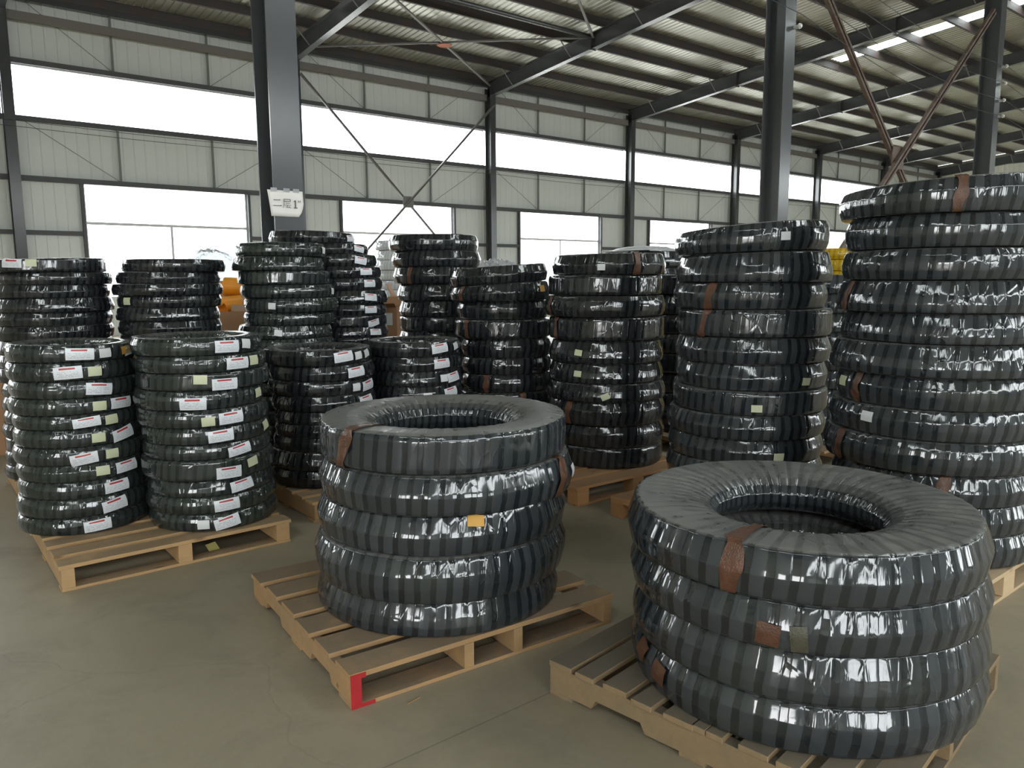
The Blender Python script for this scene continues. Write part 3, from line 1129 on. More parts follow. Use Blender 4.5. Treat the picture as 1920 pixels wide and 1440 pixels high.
class Coil:
    """closed helically wound film surface round a ring; theta measured in world axes"""

    def __init__(self, R, Ri, h, prof, pitch, seed, fine=1, tilt=(0.0, 0.0), below=None):
        self.below = below
        self.rng = rng = np.random.default_rng(seed)
        w = R - Ri
        pts = profile(prof, Ri, R, h)
        pts = chaikin(chaikin(pts, 0.055), 0.25)
        # split long edges
        q = []
        lim = 0.05 if fine == 1 else 0.022
        for i in range(len(pts)):
            a, b = pts[i], pts[(i + 1) % len(pts)]
            L = np.linalg.norm(b - a)
            k = max(1, int(L / lim))
            for j in range(k):
                q.append(a + (b - a) * j / k)
        P = np.array(q)
        self.P = P
        nxt = np.roll(P, -1, 0)
        prv = np.roll(P, 1, 0)
        tg = nxt - prv
        tg /= np.linalg.norm(tg, axis=1)[:, None]
        self.N = np.stack([tg[:, 1], -tg[:, 0]], 1)
        seg = np.linalg.norm(nxt - P, axis=1)
        self.S = np.concatenate([[0], np.cumsum(seg)])
        self.h, self.R, self.Ri = h, R, Ri
        self.nb = max(12, int(round(2 * PI * R / pitch)))
        self.ph = rng.uniform(0, 2 * PI, 8)
        self.am = rng.uniform(0.4, 1.0, 8)
        self.tilt = tilt
        self.fine = fine
        self.bandr = rng.uniform(-1, 1, self.nb)

    def low(self, th):
        ph, am = self.ph, self.am
        dr = self.R * (0.006 * am[0] * np.cos(2 * th + ph[0]) + 0.004 * am[1] * np.cos(3 * th + ph[1]) + 0.003 * am[6] * np.cos(7 * th + ph[6]))
        dz = self.h * (0.004 * am[2] * np.cos(2 * th + ph[2]) + 0.004 * am[3] * np.cos(3 * th + ph[3]) + 0.003 * am[4] * np.cos(5 * th + ph[4]))
        return dr, dz

    def rise(self, x, y, th):
        return self.low(th)[1] + self.tilt[0] * x + self.tilt[1] * y

    def place(self, rho, z, th):
        dr, dz = self.low(th)
        k = np.clip(z / self.h, 0, 1)
        x = (rho + dr) * np.cos(th)
        y = (rho + dr) * np.sin(th)
        lo = self.below.rise(x, y, th) if self.below is not None else 0.0
        return x, y, z + self.rise(x, y, th) * k + lo * (1 - k)

    def mesh(self, name, mat):
        spb = 3 if self.fine == 1 else 6
        fr = np.array([0.0, 0.10, 0.55]) if spb == 3 else np.array([0.0, 0.07, 0.22, 0.5, 0.62, 0.8])
        J = self.nb * spb
        Mn = len(self.P)
        jf = (np.arange(self.nb)[:, None] + fr[None, :]).ravel()
        v01 = self.S[:-1] / self.S[-1]
        th = (jf[:, None] + v01[None, :]) * 2 * PI / self.nb + 0.9
        f = np.tile(fr, self.nb)[:, None]
        k = np.repeat(np.arange(self.nb), spb)[:, None]
        A = 0.0016 if self.fine > 1 else 0.0014
        disp = A * (np.where(f < 0.6, 0.5 + 0.7 * np.sin(PI * np.clip(f / 0.6, 0, 1)), 0.25 - 0.3 * np.sin(PI * np.clip((f - 0.6) / 0.4, 0, 1)))) + 0.0006 * self.bandr[k]
        disp = disp + np.zeros_like(th)
        rn = self.rng.normal(0, 0.00025, th.shape)
        disp = disp + rn
        rho = self.P[None, :, 0] + self.N[None, :, 0] * disp
        z = self.P[None, :, 1] + self.N[None, :, 1] * disp * (self.P[None, :, 1] > 0.03)
        flat = (self.P[:, 1] > 0.975 * self.h) | (self.P[:, 1] < 0.02 * self.h)
        z = np.where(flat[None, :], self.P[None, :, 1], z)
        z = np.clip(z, 0.0, self.h)
        x, y, z = self.place(rho, z, th)
        co = np.stack([x, y, z], -1).reshape(-1, 3)
        jj, mm = np.meshgrid(np.arange(J), np.arange(Mn), indexing='ij')

        def idx(j, m):
            wrap = m >= Mn
            return ((j + np.where(wrap, spb, 0)) % J) * Mn + np.where(wrap, 0, m)
        quads = np.stack([idx(jj, mm), idx(jj + 1, mm), idx(jj + 1, mm + 1), idx(jj, mm + 1)], -1).reshape(-1, 4)
        ju = np.append(jf, self.nb)
        U = np.stack([ju[jj], ju[jj + 1], ju[jj + 1], ju[jj]], -1).reshape(-1)
        V = np.stack([self.S[mm], self.S[mm], self.S[mm + 1], self.S[mm + 1]], -1).reshape(-1)
        me = bpy.data.meshes.new(name)
        nv, nf = len(co), len(quads)
        me.vertices.add(nv)
        me.vertices.foreach_set('co', co.astype(np.float32).ravel())
        me.loops.add(nf * 4)
        me.loops.foreach_set('vertex_index', quads.astype(np.int32).ravel())
        me.polygons.add(nf)
        me.polygons.foreach_set('loop_start', np.arange(0, nf * 4, 4, dtype=np.int32))
        me.polygons.foreach_set('loop_total', np.full(nf, 4, dtype=np.int32))
        uvl = me.uv_layers.new(name='UVMap')
        uvl.data.foreach_set('uv', np.stack([U, V], -1).astype(np.float32).ravel())
        me.update(calc_edges=True)
        me.shade_smooth()
        me.materials.append(M[mat])
        return me

    def at(self, s, off):
        """profile point at arc length s pushed outwards"""
        s = s % self.S[-1]
        i = int(np.searchsorted(self.S, s, 'right') - 1)
        i = min(i, len(self.P) - 1)
        j = (i + 1) % len(self.P)
        t = (s - self.S[i]) / (self.S[i + 1] - self.S[i])
        p = self.P[i] * (1 - t) + self.P[j] * t
        n = self.N[i] * (1 - t) + self.N[j] * t
        n = n / np.linalg.norm(n)
        return p + n * off

    def s_outer(self, frac):
        """arc length where the outer side passes height frac*h"""
        best, bs = 1e9, 0
        for i, p in enumerate(self.P):
            if p[0] > (self.R + self.Ri) / 2:
                d = abs(p[1] - frac * self.h)
                if d < best and p[0] > self.R - 0.3 * (self.R - self.Ri):
                    best, bs = d, self.S[i]
        return bs

    def patch(self, thc, frac, wd, ht, rot=0.0, off=0.008, nx=7, nz=4, thick=0.0015):
        """sticker following the outer face, with its own UV; returns a mesh"""
        sc_ = self.s_outer(frac)
        cr, sr = math.cos(rot), math.sin(rot)
        v, f, uv = [], [], []
        for layer in (0, 1):
            for j in range(nz + 1):
                for i in range(nx + 1):
                    a, b = (i / nx - 0.5) * wd, (j / nz - 0.5) * ht
                    aa, bb = a * cr - b * sr, a * sr + b * cr
                    p = self.at(sc_ + bb, off + thick * (1 - layer))
                    th = thc + aa / self.R
                    x, y, z = self.place(p[0], p[1], np.array(th))
                    v.append((float(x), float(y), float(z)))
                    uv.append((i / nx, j / nz))
        n1 = (nx + 1) * (nz + 1)
        for j in range(nz):
            for i in range(nx):
                q = j * (nx + 1) + i
                f.append((q, q + 1, q + nx + 2, q + nx + 1))
                f.append((n1 + q, n1 + q + nx + 1, n1 + q + nx + 2, n1 + q + 1))
        me = pydata('sticker', v, f)
        l = me.uv_layers.new(name='UVMap')
        for lp in me.loops:
            l.data[lp.index].uv = uv[lp.vertex_index]
        me.shade_smooth()
        return me

    def band(self, thc, wd, skew=0.0, off=0.006, top=False):
        """tape wound once round the section of the ring"""
        v, f = [], []
        k = 5
        Mn = len(self.P)
        for m in range(Mn):
            for i in range(k):
                p = self.P[m] + self.N[m] * (off + 0.0022 * math.sin(i * 2.3 + m * 1.1))
                th = thc + (i / (k - 1) - 0.5) * wd * (1 + 0.22 * math.sin(m * 0.7 + thc * 5)) / self.R + 0.012 * math.sin(m * 0.43 + thc) + skew * (p[1] / self.h - 0.5)
                zz = min(max(p[1], 0.0), self.h + (0.01 if top else 0.0))
                x, y, z = self.place(p[0], zz, np.array(th))
                v.append((float(x), float(y), float(z)))
        for m in range(Mn):
            for i in range(k - 1):
                a, b = m * k + i, ((m + 1) % Mn) * k + i
                f.append((a, a + 1, b + 1, b))
        me = pydata('tape_band', v, f)
        me.shade_smooth()
        return me


STACKS = {
    'S1': ((2.57, 1.48), [(-0.01, 0.02, 0.625, 0.63), (-0.00, 0.01, 0.469, 0.63), (-0.00, 0.00, 0.308, 0.62), (0.00, 0.00, 0.140, 0.62)]),
    'S2': ((1.94, 2.99), [(0.03, -0.02, 0.820, 0.57), (0.04, -0.03, 0.654, 0.59), (0.02, -0.01, 0.483, 0.58), (0.01, -0.01, 0.284, 0.59), (0.00, 0.00, 0.140, 0.57)]),
    'S3': ((0.83, 5.28), [(-0.00, 0.00, 1.143, 0.35), (-0.01, 0.00, 1.037, 0.35), (-0.00, 0.00, 0.935, 0.35), (-0.01, 0.00, 0.840, 0.35), (0.00, -0.00, 0.757, 0.35), (0.00, -0.00, 0.649, 0.35), (0.00, -0.00, 0.549, 0.36), (0.01, -0.00, 0.450, 0.36), (0.01, -0.00, 0.348, 0.36), (0.00, -0.00, 0.237, 0.365), (-0.00, -0.00, 0.140, 0.37)]),
    'S4': ((1.475, 4.85), [(-0.05, 0.00, 1.174, 0.37), (-0.03, 0.00, 1.076, 0.38), (-0.02, 0.00, 0.975, 0.38), (-0.05, 0.00, 0.862, 0.37), (-0.03, 0.00, 0.759, 0.38), (-0.02, 0.00, 0.657, 0.37), (-0.02, 0.00, 0.566, 0.37), (-0.02, 0.00, 0.445, 0.38), (-0.01, 0.00, 0.348, 0.37), (-0.01, 0.00, 0.245, 0.38), (-0.00, -0.00, 0.140, 0.38)]),
    'S5': ((2.41, 5.27), [(-0.01, 0.00, 1.011, 0.39), (0.02, -0.01, 0.903, 0.38), (0.01, -0.00, 0.796, 0.38), (0.02, -0.01, 0.690, 0.38), (0.03, -0.01, 0.596, 0.37), (0.03, -0.02, 0.505, 0.37), (0.02, -0.01, 0.400, 0.37), (0.00, -0.00, 0.272, 0.38), (0.00, 0.00, 0.140, 0.37)]),
    'S6': ((3.21, 5.24), [(-0.01, 0.00, 1.020, 0.37), (-0.00, 0.00, 0.910, 0.37), (-0.00, 0.00, 0.796, 0.37), (0.00, 0.00, 0.681, 0.37)]),
    'S7': ((4.29, 5.44), [(-0.05, 0.04, 1.559, 0.44), (-0.04, 0.03, 1.415, 0.45), (-0.02, 0.02, 1.253, 0.41), (-0.02, 0.02, 1.089, 0.43), (-0.00, 0.00, 0.924, 0.41), (-0.00, 0.00, 0.780, 0.41), (-0.00, -0.00, 0.624, 0.41)]),
    'S8': ((4.49, 4.36), [(0.00, -0.00, 1.626, 0.45), (-0.02, 0.02, 1.469, 0.45), (-0.02, 0.02, 1.306, 0.48), (-0.01, 0.01, 1.126, 0.46), (-0.01, 0.01, 0.953, 0.46), (-0.01, 0.01, 0.802, 0.46), (-0.01, 0.01, 0.663, 0.48), (-0.01, 0.01, 0.478, 0.48), (-0.00, 0.00, 0.303, 0.46), (0.00, 0.00, 0.140, 0.45)]),
    'S9': ((4.39, 2.99), [(0.00, -0.00, 1.751, 0.48), (0.01, -0.02, 1.569, 0.49), (0.00, -0.00, 1.407, 0.48), (0.02, -0.03, 1.234, 0.48), (0.02, -0.02, 1.075, 0.49), (0.02, -0.02, 0.909, 0.48), (0.01, -0.02, 0.760, 0.49), (0.00, -0.00, 0.610, 0.51), (-0.00, -0.00, 0.458, 0.50)]),
    'S10': ((4.42, 1.78), [(-0.02, 0.04, 1.903, 0.51), (-0.01, 0.02, 1.738, 0.49), (-0.01, 0.02, 1.580, 0.50), (-0.01, 0.03, 1.418, 0.51), (-0.01, 0.01, 1.268, 0.50), (-0.01, 0.03, 1.104, 0.53), (-0.01, 0.01, 0.941, 0.51), (-0.01, 0.03, 0.788, 0.52), (-0.02, 0.04, 0.618, 0.53), (-0.01, 0.01, 0.462, 0.51), (-0.00, 0.01, 0.308, 0.50), (-0.00, -0.00, 0.140, 0.49)]),
    'S11': ((0.96, 6.79), [(-0.02, 0.00, 1.668, 0.39), (0.02, -0.00, 1.577, 0.39), (0.00, -0.00, 1.483, 0.39), (0.01, -0.00, 1.378, 0.40), (-0.00, 0.00, 1.279, 0.39), (-0.00, -0.00, 1.175, 0.40)]),
    'S12': ((1.71, 6.47), [(0.05, -0.01, 1.669, 0.38), (0.01, -0.00, 1.579, 0.38), (-0.00, 0.00, 1.492, 0.40), (0.01, -0.00, 1.401, 0.38), (-0.01, 0.00, 1.301, 0.38), (0.00, 0.00, 1.193, 0.38)]),
    'S13': ((2.49, 6.07), [(-0.01, 0.00, 1.784, 0.35), (-0.03, 0.01, 1.674, 0.36), (0.01, -0.00, 1.565, 0.36), (0.03, -0.01, 1.462, 0.37), (0.05, -0.03, 1.351, 0.37), (0.04, -0.01, 1.248, 0.36), (0.00, 0.00, 1.145, 0.37)]),
    'S14': ((3.22, 6.42), [(-0.27, 0.08, 1.912, 0.37), (-0.14, 0.07, 1.821, 0.37), (-0.08, 0.04, 1.715, 0.37), (-0.05, 0.02, 1.617, 0.37), (-0.04, 0.02, 1.509, 0.37), (-0.00, 0.00, 1.392, 0.37), (-0.01, 0.01, 1.288, 0.37), (-0.01, 0.01, 1.189, 0.37), (0.00, 0.00, 1.097, 0.37)]),
    'S15': ((4.39, 6.60), [(-0.07, 0.05, 1.877, 0.45), (-0.05, 0.03, 1.723, 0.45), (-0.04, 0.03, 1.557, 0.45), (-0.02, 0.01, 1.393, 0.44), (-0.01, 0.00, 1.238, 0.44), (-0.00, -0.00, 1.092, 0.44)]),
    'S16': ((6.06, 4.88), [(-0.01, 0.01, 1.447, 0.46), (-0.00, 0.00, 1.259, 0.46), (0.00, 0.00, 1.080, 0.46)]),
    'S17': ((6.61, 3.70), [(-0.00, 0.01, 1.456, 0.46), (0.00, 0.00, 1.292, 0.46)]),
}
# inner radius ratio, wrap pitch, film, fine mesh
STYLE = {
    'S1': (0.47, 0.072, 'film', 2), 'S2': (0.53, 0.066, 'film', 2), 'S3': (0.62, 0.052, 'film_g', 1), 'S4': (0.62, 0.052, 'film_g', 1),
    'S5': (0.62, 0.055, 'film_b', 1), 'S6': (0.68, 0.055, 'film_b', 1), 'S7': (0.55, 0.06, 'film_b', 1), 'S8': (0.55, 0.062, 'film_b', 1),
    'S9': (0.5, 0.064, 'film', 1), 'S10': (0.5, 0.066, 'film', 2), 'S11': (0.62, 0.052, 'film_b', 1), 'S12': (0.62, 0.052, 'film_b', 1),
    'S13': (0.62, 0.052, 'film_g', 1), 'S14': (0.62, 0.055, 'film_b', 1), 'S15': (0.55, 0.06, 'film_b', 1), 'S16': (0.55, 0.06, 'film_b', 1), 'S17': (0.5, 0.064, 'film', 1),
}
DESC = {
    'S1': 'stack of four on the dark weathered pallet', 'S2': 'stack of five on the red-cornered pallet',
    'S3': 'set-back stack of the two-stack pine pallet', 'S4': 'stack at front edge of two-stack pine pallet',
    'S5': 'low labelled stack nearer the pine pallet', 'S6': 'low labelled stack nearer the leaning taped stack',
    'S7': 'leaning taped stack beside the low labelled stacks', 'S8': 'stack on the orange-brown pallet beside red-cornered pallet',
    'S9': 'tall stack in front of the bare middle column', 'S10': 'tallest stack, on pale plywood blocks',
    'S11': 'tall stack right behind the set-back stack', 'S12': 'tall stack beside the orange-filled carton',
    'S13': 'tall stack in front of the signed column', 'S14': 'tall white-labelled stack touching the signed column',
    'S15': 'tall stack beside the open upright cartons', 'S16': 'dark far-row stack with loose film behind',
    'S17': 'dark far-row stack below the yellow coils',
}
KINDS = ['barrel', 'ridge', 'upper', 'lower', 'round', 'ridge', 'upper']
# per coil details: (kind, side fraction -1..1, height fraction, tilt) ; kinds: L printed label, Y yellow, W white, O orange, T tape band
DET = {
    ('S1', 0): [('T', -.29, .5, 0)], ('S1', 1): [('B', -.12, .35, .1), ('C', .02, .35, -.1)], ('S1', 3): [('B', -.72, .55, .2), ('B', -.85, .75, .4)],
    ('S2', 0): [('T', -.74, .5, .1)], ('S2', 1): [('T', .84, .5, .1), ('W', .95, .5, 0)], ('S2', 2): [('O', .23, .75, .1)],
    ('S3', 0): [('L', .08, .5, .03), ('W', .44, .5, -.05), ('W', .80, .5, -.2), ('O', .76, .55, -.1)], ('S3', 1): [('L', -.08, .5, -.04), ('Y', .30, .5, 0)],
    ('S3', 2): [('L', .32, .5, .1), ('Y', .96, .5, 0)], ('S3', 3): [('Y', .33, .45, .03), ('L', .66, .45, .02)], ('S3', 4): [('L', .10, .5, -.08), ('Y', .46, .5, -.05)],
    ('S3', 5): [('Y', .25, .5, 0), ('L', .63, .5, -.2)], ('S3', 6): [('L', .02, .4, -.12), ('Y', .42, .45, 0)], ('S3', 7): [('Y', .24, .5, 0), ('L', .60, .55, -.06)],
    ('S3', 8): [('L', .43, .5, -.06)], ('S3', 9): [('L', .40, .5, -.15)], ('S3', 10): [('L', .13, .45, -.06)],
    ('S4', 0): [('L', .44, .5, .02), ('W', .72, .55, .1)], ('S4', 1): [('L', .52, .5, 0), ('Y', .76, .55, 0)], ('S4', 2): [('Y', -.05, .7, .05), ('L', .29, .5, 0)],
    ('S4', 3): [('L', -.10, .4, .03), ('Y', .88, .55, -.05)], ('S4', 4): [('Y', .05, .4, -.04), ('L', .38, .5, -.05)], ('S4', 5): [('L', .20, .5, -.06), ('Y', .90, .6, -.2)],
    ('S4', 6): [('L', .47, .5, -.15)], ('S4', 7): [('L', .28, .5, 0), ('Y', .63, .6, -.15)], ('S4', 8): [('L', .45, .5, -.12)], ('S4', 9): [('L', .20, .5, -.06)],
    ('S4', 10): [('W', -.18, .5, 0), ('L', .16, .5, -.2)],
    ('S5', 0): [('L', .44, .5, -.1), ('W', .70, .5, -.1), ('W', .86, .6, -.2)], ('S5', 1): [('L', .60, .5, -.08)], ('S5', 2): [('W', .62, .5, 0), ('L', .85, .5, -.1)],
    ('S5', 3): [('L', .77, .5, -.1)],
    ('S6', 0): [('L', .53, .5, -.12), ('W', .86, .6, -.2)], ('S6', 1): [('L', .55, .5, -.05)], ('S6', 2): [('W', .58, .5, 0), ('L', .79, .5, -.1)],
    ('S6', 3): [('W', .24, .4, 0), ('L', .73, .5, -.1)], ('S6', 4): [('L', .75, .6, -.2)],
    ('S7', 1): [('T', -.73, .5, .05), ('O', .82, .6, 0)], ('S7', 3): [('T', -.72, .5, -.05)], ('S7', 6): [('T', -.42, .5, 0)], ('S7', 7): [('T', .36, .5, 0)],
    ('S8', 0): [('W', -.12, .3, 0), ('T', .48, .5, 0)], ('S8', 2): [('T', -.88, .5, 0)], ('S8', 3): [('T', -.84, .5, 0)], ('S8', 4): [('Y', -.45, .5, .1)], ('S8', 5): [('Y', -.46, .5, .05)],
    ('S8', 6): [('Y', 0, .4, -.4)], ('S8', 7): [('T', -.6, .5, 0)],
    ('S9', 0): [('W', .41, .5, 0)], ('S9', 2): [('T', -.48, .5, .05)], ('S9', 3): [('T', -.61, .5, .08)], ('S9', 5): [('Y', .68, .3, .05)], ('S9', 6): [('Y', .1, .3, 0)], ('S9', 8): [('Y', .42, .3, 0)],
    ('S10', 0): [('T', .15, .5, .02)], ('S10', 3): [('T', -.85, .5, .05)], ('S10', 6): [('Y', -.87, .6, 0), ('T', -.73, .5, 0)], ('S10', 7): [('W', -.55, .6, .05)],
    ('S10', 8): [('T', -.78, .5, 0)], ('S10', 9): [('T', .1, .5, .05)],
    ('S11', 0): [('L', -.55, .55, .05), ('Y', -.25, .6, .02)], ('S12', 3): [('Y', -.78, .5, 0)],
    ('S13', 0): [('W', .93, .5, .1)], ('S13', 3): [('W', .93, .5, .1)], ('S13', 4): [('W', -.4, .5, .05)], ('S13', 6): [('W', -.15, .5, .1)], ('S13', 7): [('W', -.2, .5, 0)],
    ('S15', 2): [('T', -.6, .5, 0)],
}
for i_, f_ in enumerate((.89, .76, .60, .62, .67, .57, .60, .65, .66)):
    DET[('S14', i_)] = [('L', f_, .5, (-.05, .15, .15, -.02, 0, .08, 0, -.2, .05)[i_])]
TILT = {('S9', 0): .075, ('S9', 1): .02, ('S10', 0): .05, ('S7', 0): .07, ('S7', 1): .06, ('S8', 0): .01, ('S14', 0): -.03, ('S11', 0): .03, ('S3', 0): -.02}
TOPH = {'S1': .165, 'S2': .168, 'S8': .16, 'S7': .15, 'S9': .17, 'S10': .165}
ORD = ['topmost', 'second', 'third', 'fourth', 'fifth', 'sixth', 'seventh', 'eighth', 'ninth', 'tenth', 'eleventh', 'twelfth', 'thirteenth', 'fourteenth',
       'fifteenth', 'sixteenth', 'seventeenth', 'eighteenth', 'nineteenth', 'twentieth']
FILMWORD = {'film': 'grey-striped', 'film_b': 'black', 'film_g': 'dark green-grey', 'film_w': 'pale grey', 'film_y': 'yellow'}
STICK = {'L': ('printed_label', 'label', 0.142, 0.066), 'Y': ('yellow_sticker', 'yellow', 0.072, 0.050), 'W': ('white_sticker', 'white', 0.066, 0.050),
         'O': ('orange_sticker', 'orange_sticker', 0.072, 0.045), 'T': ('packing_tape', 'tape', 0, 0),
         'B': ('packing_tape', 'tape', 0.07, 0.07), 'C': ('packing_tape', 'tape_clear', 0.05, 0.08)}


def build_stack(key, base, rows_, style, desc, zfloor=ZP, toph=None, seed0=0, dets=True, noun='hose coil'):
    ratio, pitch, film, fine = style
    bx, by = base
    rws = [list(r) for r in rows_]
    zs = [r[2] for r in rws]
    mean = float(np.mean(-np.diff(zs))) if len(zs) > 1 else 0.15
    # carry the stack on down to the pallet where other stacks hide it
    rest = rws[-1][2] - zfloor
    if rest > 0.03:
        n = max(1, round(rest / mean))
        for i in range(n):
            r = random.Random(seed0 * 77 + i)
            rws.append([r.uniform(-.015, .015), r.uniform(-.015, .015), rws[len(zs) - 1][2] - rest * (i + 1) / n, rws[len(zs) - 1][3] * r.uniform(.98, 1.02)])
    n = len(rws)
    below = None
    for i in range(n - 1, -1, -1):
        dx, dy, z, R = rws[i]
        top = rws[i - 1][2] if i else z + (toph or mean)
        h = top - z - 0.0005
        sd = seed0 * 100 + i
        rr = random.Random(sd)
        kind = 'round' if film in ('film_g',) and rr.random() < 0.6 else KINDS[rr.randrange(len(KINDS))]
        if key == 'S1':
            kind = ['ridge', 'ridge', 'lower', 'upper'][i]
        if key == 'S2':
            kind = ['barrel', 'ridge', 'ridge', 'upper', 'lower'][i]
        t = TILT.get((key, i), 0.0)
        # tilt rises towards the right as seen from the aisle
        a = math.atan2(-by, -bx)
        tx, ty = -math.sin(a) * t, math.cos(a) * t
        c = Coil(R, R * ratio * rr.uniform(.97, 1.03), h, kind, pitch, sd, fine, (tx, ty), below)
        below = c
        root = empty('hose_coil', (bx + dx, by + dy, z))
        link('film_wrap', c.mesh('film_wrap', film), None, root)
        if dets:
            for (k, fr, hf, rot) in DET.get((key, i), ()):
                nm, mt, wd, ht = STICK[k]
                th = a + math.asin(max(-.97, min(.97, fr)))
                if k == 'T':
                    me = c.band(th, 0.062 if key in ('S1', 'S2') else 0.052, rot, 0.007, i == 0)
                else:
                    sc_ = 0.88 if key in ('S14', 'S8', 'S9', 'S13') else 1.0
                    ht = min(ht, h * 0.62)
                    me = c.patch(th, hf, wd * sc_, ht * sc_, -rot)
                o = link(nm, me, mt, root)
        if n == 1:
            pos = 'single'
        elif i == n - 1:
            pos = 'bottom'
        else:
            pos = ORD[i] + ('' if i == 0 else ' from top')
        d = '%s wrapped %s, %s, %s' % (FILMWORD[film], noun, pos, desc)
        tag(root, d, 'hose coil', 'coils of the ' + desc)


for si, key in enumerate(STACKS):
    base, rws = STACKS[key]
    build_stack(key, base, rws, STYLE[key], DESC[key], toph=TOPH.get(key), seed0=si + 1)

# far stacks behind the first rows
build_stack('Z1', (6.68, 5.92), [(0, 0, 1.72 - .17 * i, .48) for i in range(9)], (0.5, 0.064, 'film_b', 1), 'dark stack topped with loose beige film', zfloor=.14, seed0=40)
build_stack('Z2', (8.95, 4.80), [(0, 0, 1.80 - .13 * i, .46) for i in range(14)], (0.6, 0.06, 'film_y', 1), 'yellow stack in the far row', zfloor=.0, seed0=41)
build_stack('Z3', (7.05, 11.95), [(0.02 * math.sin(i * 2.1), 0.02 * math.cos(i * 1.7), 2.10 - .17 * i, .42) for i in range(13)], (0.6, 0.06, 'film_w', 1), 'pale stack far behind near the windows', zfloor=.0, seed0=42)

# loose film crumpled on top of the far dark stack


def crumple(name, cx, cy, z, rx, ry, hh, mat, label, seed, cat='plastic film'):
    rng = np.random.default_rng(seed)
    n = 28
    v, f = [], []
    g = rng.normal(0, 1, (n + 1, n + 1))
    for _ in range(2):
        g = (g + np.roll(g, 1, 0) + np.roll(g, 1, 1) + np.roll(g, -1, 0)) / 4
    for j in range(n + 1):
        for i in range(n + 1):
            u, w = i / n * 2 - 1, j / n * 2 - 1
            r = min(1.0, math.hypot(u, w))
            edge = max(0, 1 - max(abs(u), abs(w)) ** 3)
            v.append((rx * u, ry * w, hh * (1 - r ** 3) * 0.85 + hh * 0.22 * abs(float(g[j, i])) * edge + 0.008))
    for j in range(n):
        for i in range(n):
            a = j * (n + 1) + i
            f.append((a, a + 1, a + n + 2, a + n + 1))
    me = pydata(name, v, f)
    o = link(name, me, mat, None, (cx, cy, z))
    md = o.modifiers.new('thickness', 'SOLIDIFY')
    md.thickness = 0.003
    tag(o, label, cat)
    return o


M['beigefilm'] = mat_clearfilm('dusty_beige_film', 0.8)
crumple('loose_film', 6.68, 5.92, 1.89, 0.40, 0.40, 0.06, 'beigefilm', 'crumpled dusty film lying on a dark far-row coil stack', 5)

# ------------------------------------------------------------------ cartons and loads behind the stacks


def carton(cx, cy, rz, sx, sy, sz, label, flaps=True, z0=0.0, mat='carton', sticker=False):
    root = empty('carton', (cx, cy, z0), rz)
    t = 0.008
    for nm, d in (('side_panel', (-sx / 2, sx / 2, -sy / 2, -sy / 2 + t, 0, sz)), ('side_panel', (-sx / 2, sx / 2, sy / 2 - t, sy / 2, 0, sz)),
                  ('end_panel', (-sx / 2, -sx / 2 + t, -sy / 2 + t, sy / 2 - t, 0, sz)), ('end_panel', (sx / 2 - t, sx / 2, -sy / 2 + t, sy / 2 - t, 0, sz)),
                  ('bottom_panel', (-sx / 2 + t, sx / 2 - t, -sy / 2 + t, sy / 2 - t, 0, t))):
        box_obj(nm, *d, mat, root)
    if flaps is None:
        pass
    elif flaps:
        for s in (-1, 1):
            L = sy * 0.42
            m = MB().prism([(s * sy / 2, sz), (s * (sy / 2 + L * 0.55), sz + L * (0.6 if s > 0 else 0.25)), (s * (sy / 2 + L * 0.55), sz + L * (0.6 if s > 0 else 0.25) + 0.008), (s * sy / 2, sz + 0.008)], 0, -sx / 2 + 0.01, sx / 2 - 0.01)
            link('flap', m.mesh('flap'), mat, root)
        m = MB().prism([(-sx / 2, sz), (-sx / 2 - 0.10, sz + 0.22), (-sx / 2 - 0.10, sz + 0.228), (-sx / 2 + 0.004, sz + 0.004)], 1, -sy / 2 + 0.02, sy / 2 - 0.02)
        link('flap', m.mesh('flap'), mat, root)
    else:
        box_obj('top_panel', -sx / 2 + t, sx / 2 - t, -sy / 2 + t, sy / 2 - t, sz - t, sz, mat, root)
        box_obj('seam_tape', -sx / 2, sx / 2, -0.03, 0.03, sz, sz + 0.001, 'tape', root)
    if sticker:
        box_obj('white_sticker', -0.02, 0.10, -sy / 2 - 0.003, -sy / 2 - 0.001, sz * 0.84, sz * 0.84 + 0.14, 'white', root)
    tag(root, label, 'carton')
    return root


def tube_thing(name, p, q, r, thick, mat, label, cat, group=None, arc=2 * PI, a0=0.0):
    """open rolled sheet or hollow tube between p and q"""
    p, q = Vector(p), Vector(q)
    d = (q - p).normalized()
    up = Vector((0, 0, 1)) if abs(d.z) < 0.95 else Vector((1, 0, 0))
    s = d.cross(up).normalized()
    t = s.cross(d)
    k = 24
    v, f = [], []
    for e, (pp, rr) in enumerate(((p, r), (q, r), (q, r - thick), (p, r - thick))):
        for j in range(k + 1):
            a = a0 + arc * j / k
            v.append(tuple(pp - p + (s * math.cos(a) + t * math.sin(a)) * rr))
    n = k + 1
    for e in range(4):
        for j in range(k):
            a, b = e * n + j, ((e + 1) % 4) * n + j
            f.append((a, a + 1, b + 1, b))
    me = pydata(name, v, f)
    bm = bmesh.new()
    bm.from_mesh(me)
    bmesh.ops.recalc_face_normals(bm, faces=bm.faces)
    bm.to_mesh(me)
    bm.free()
    o = link(name, me, mat, None, p)
    tag(o, label, cat, group)
    return o


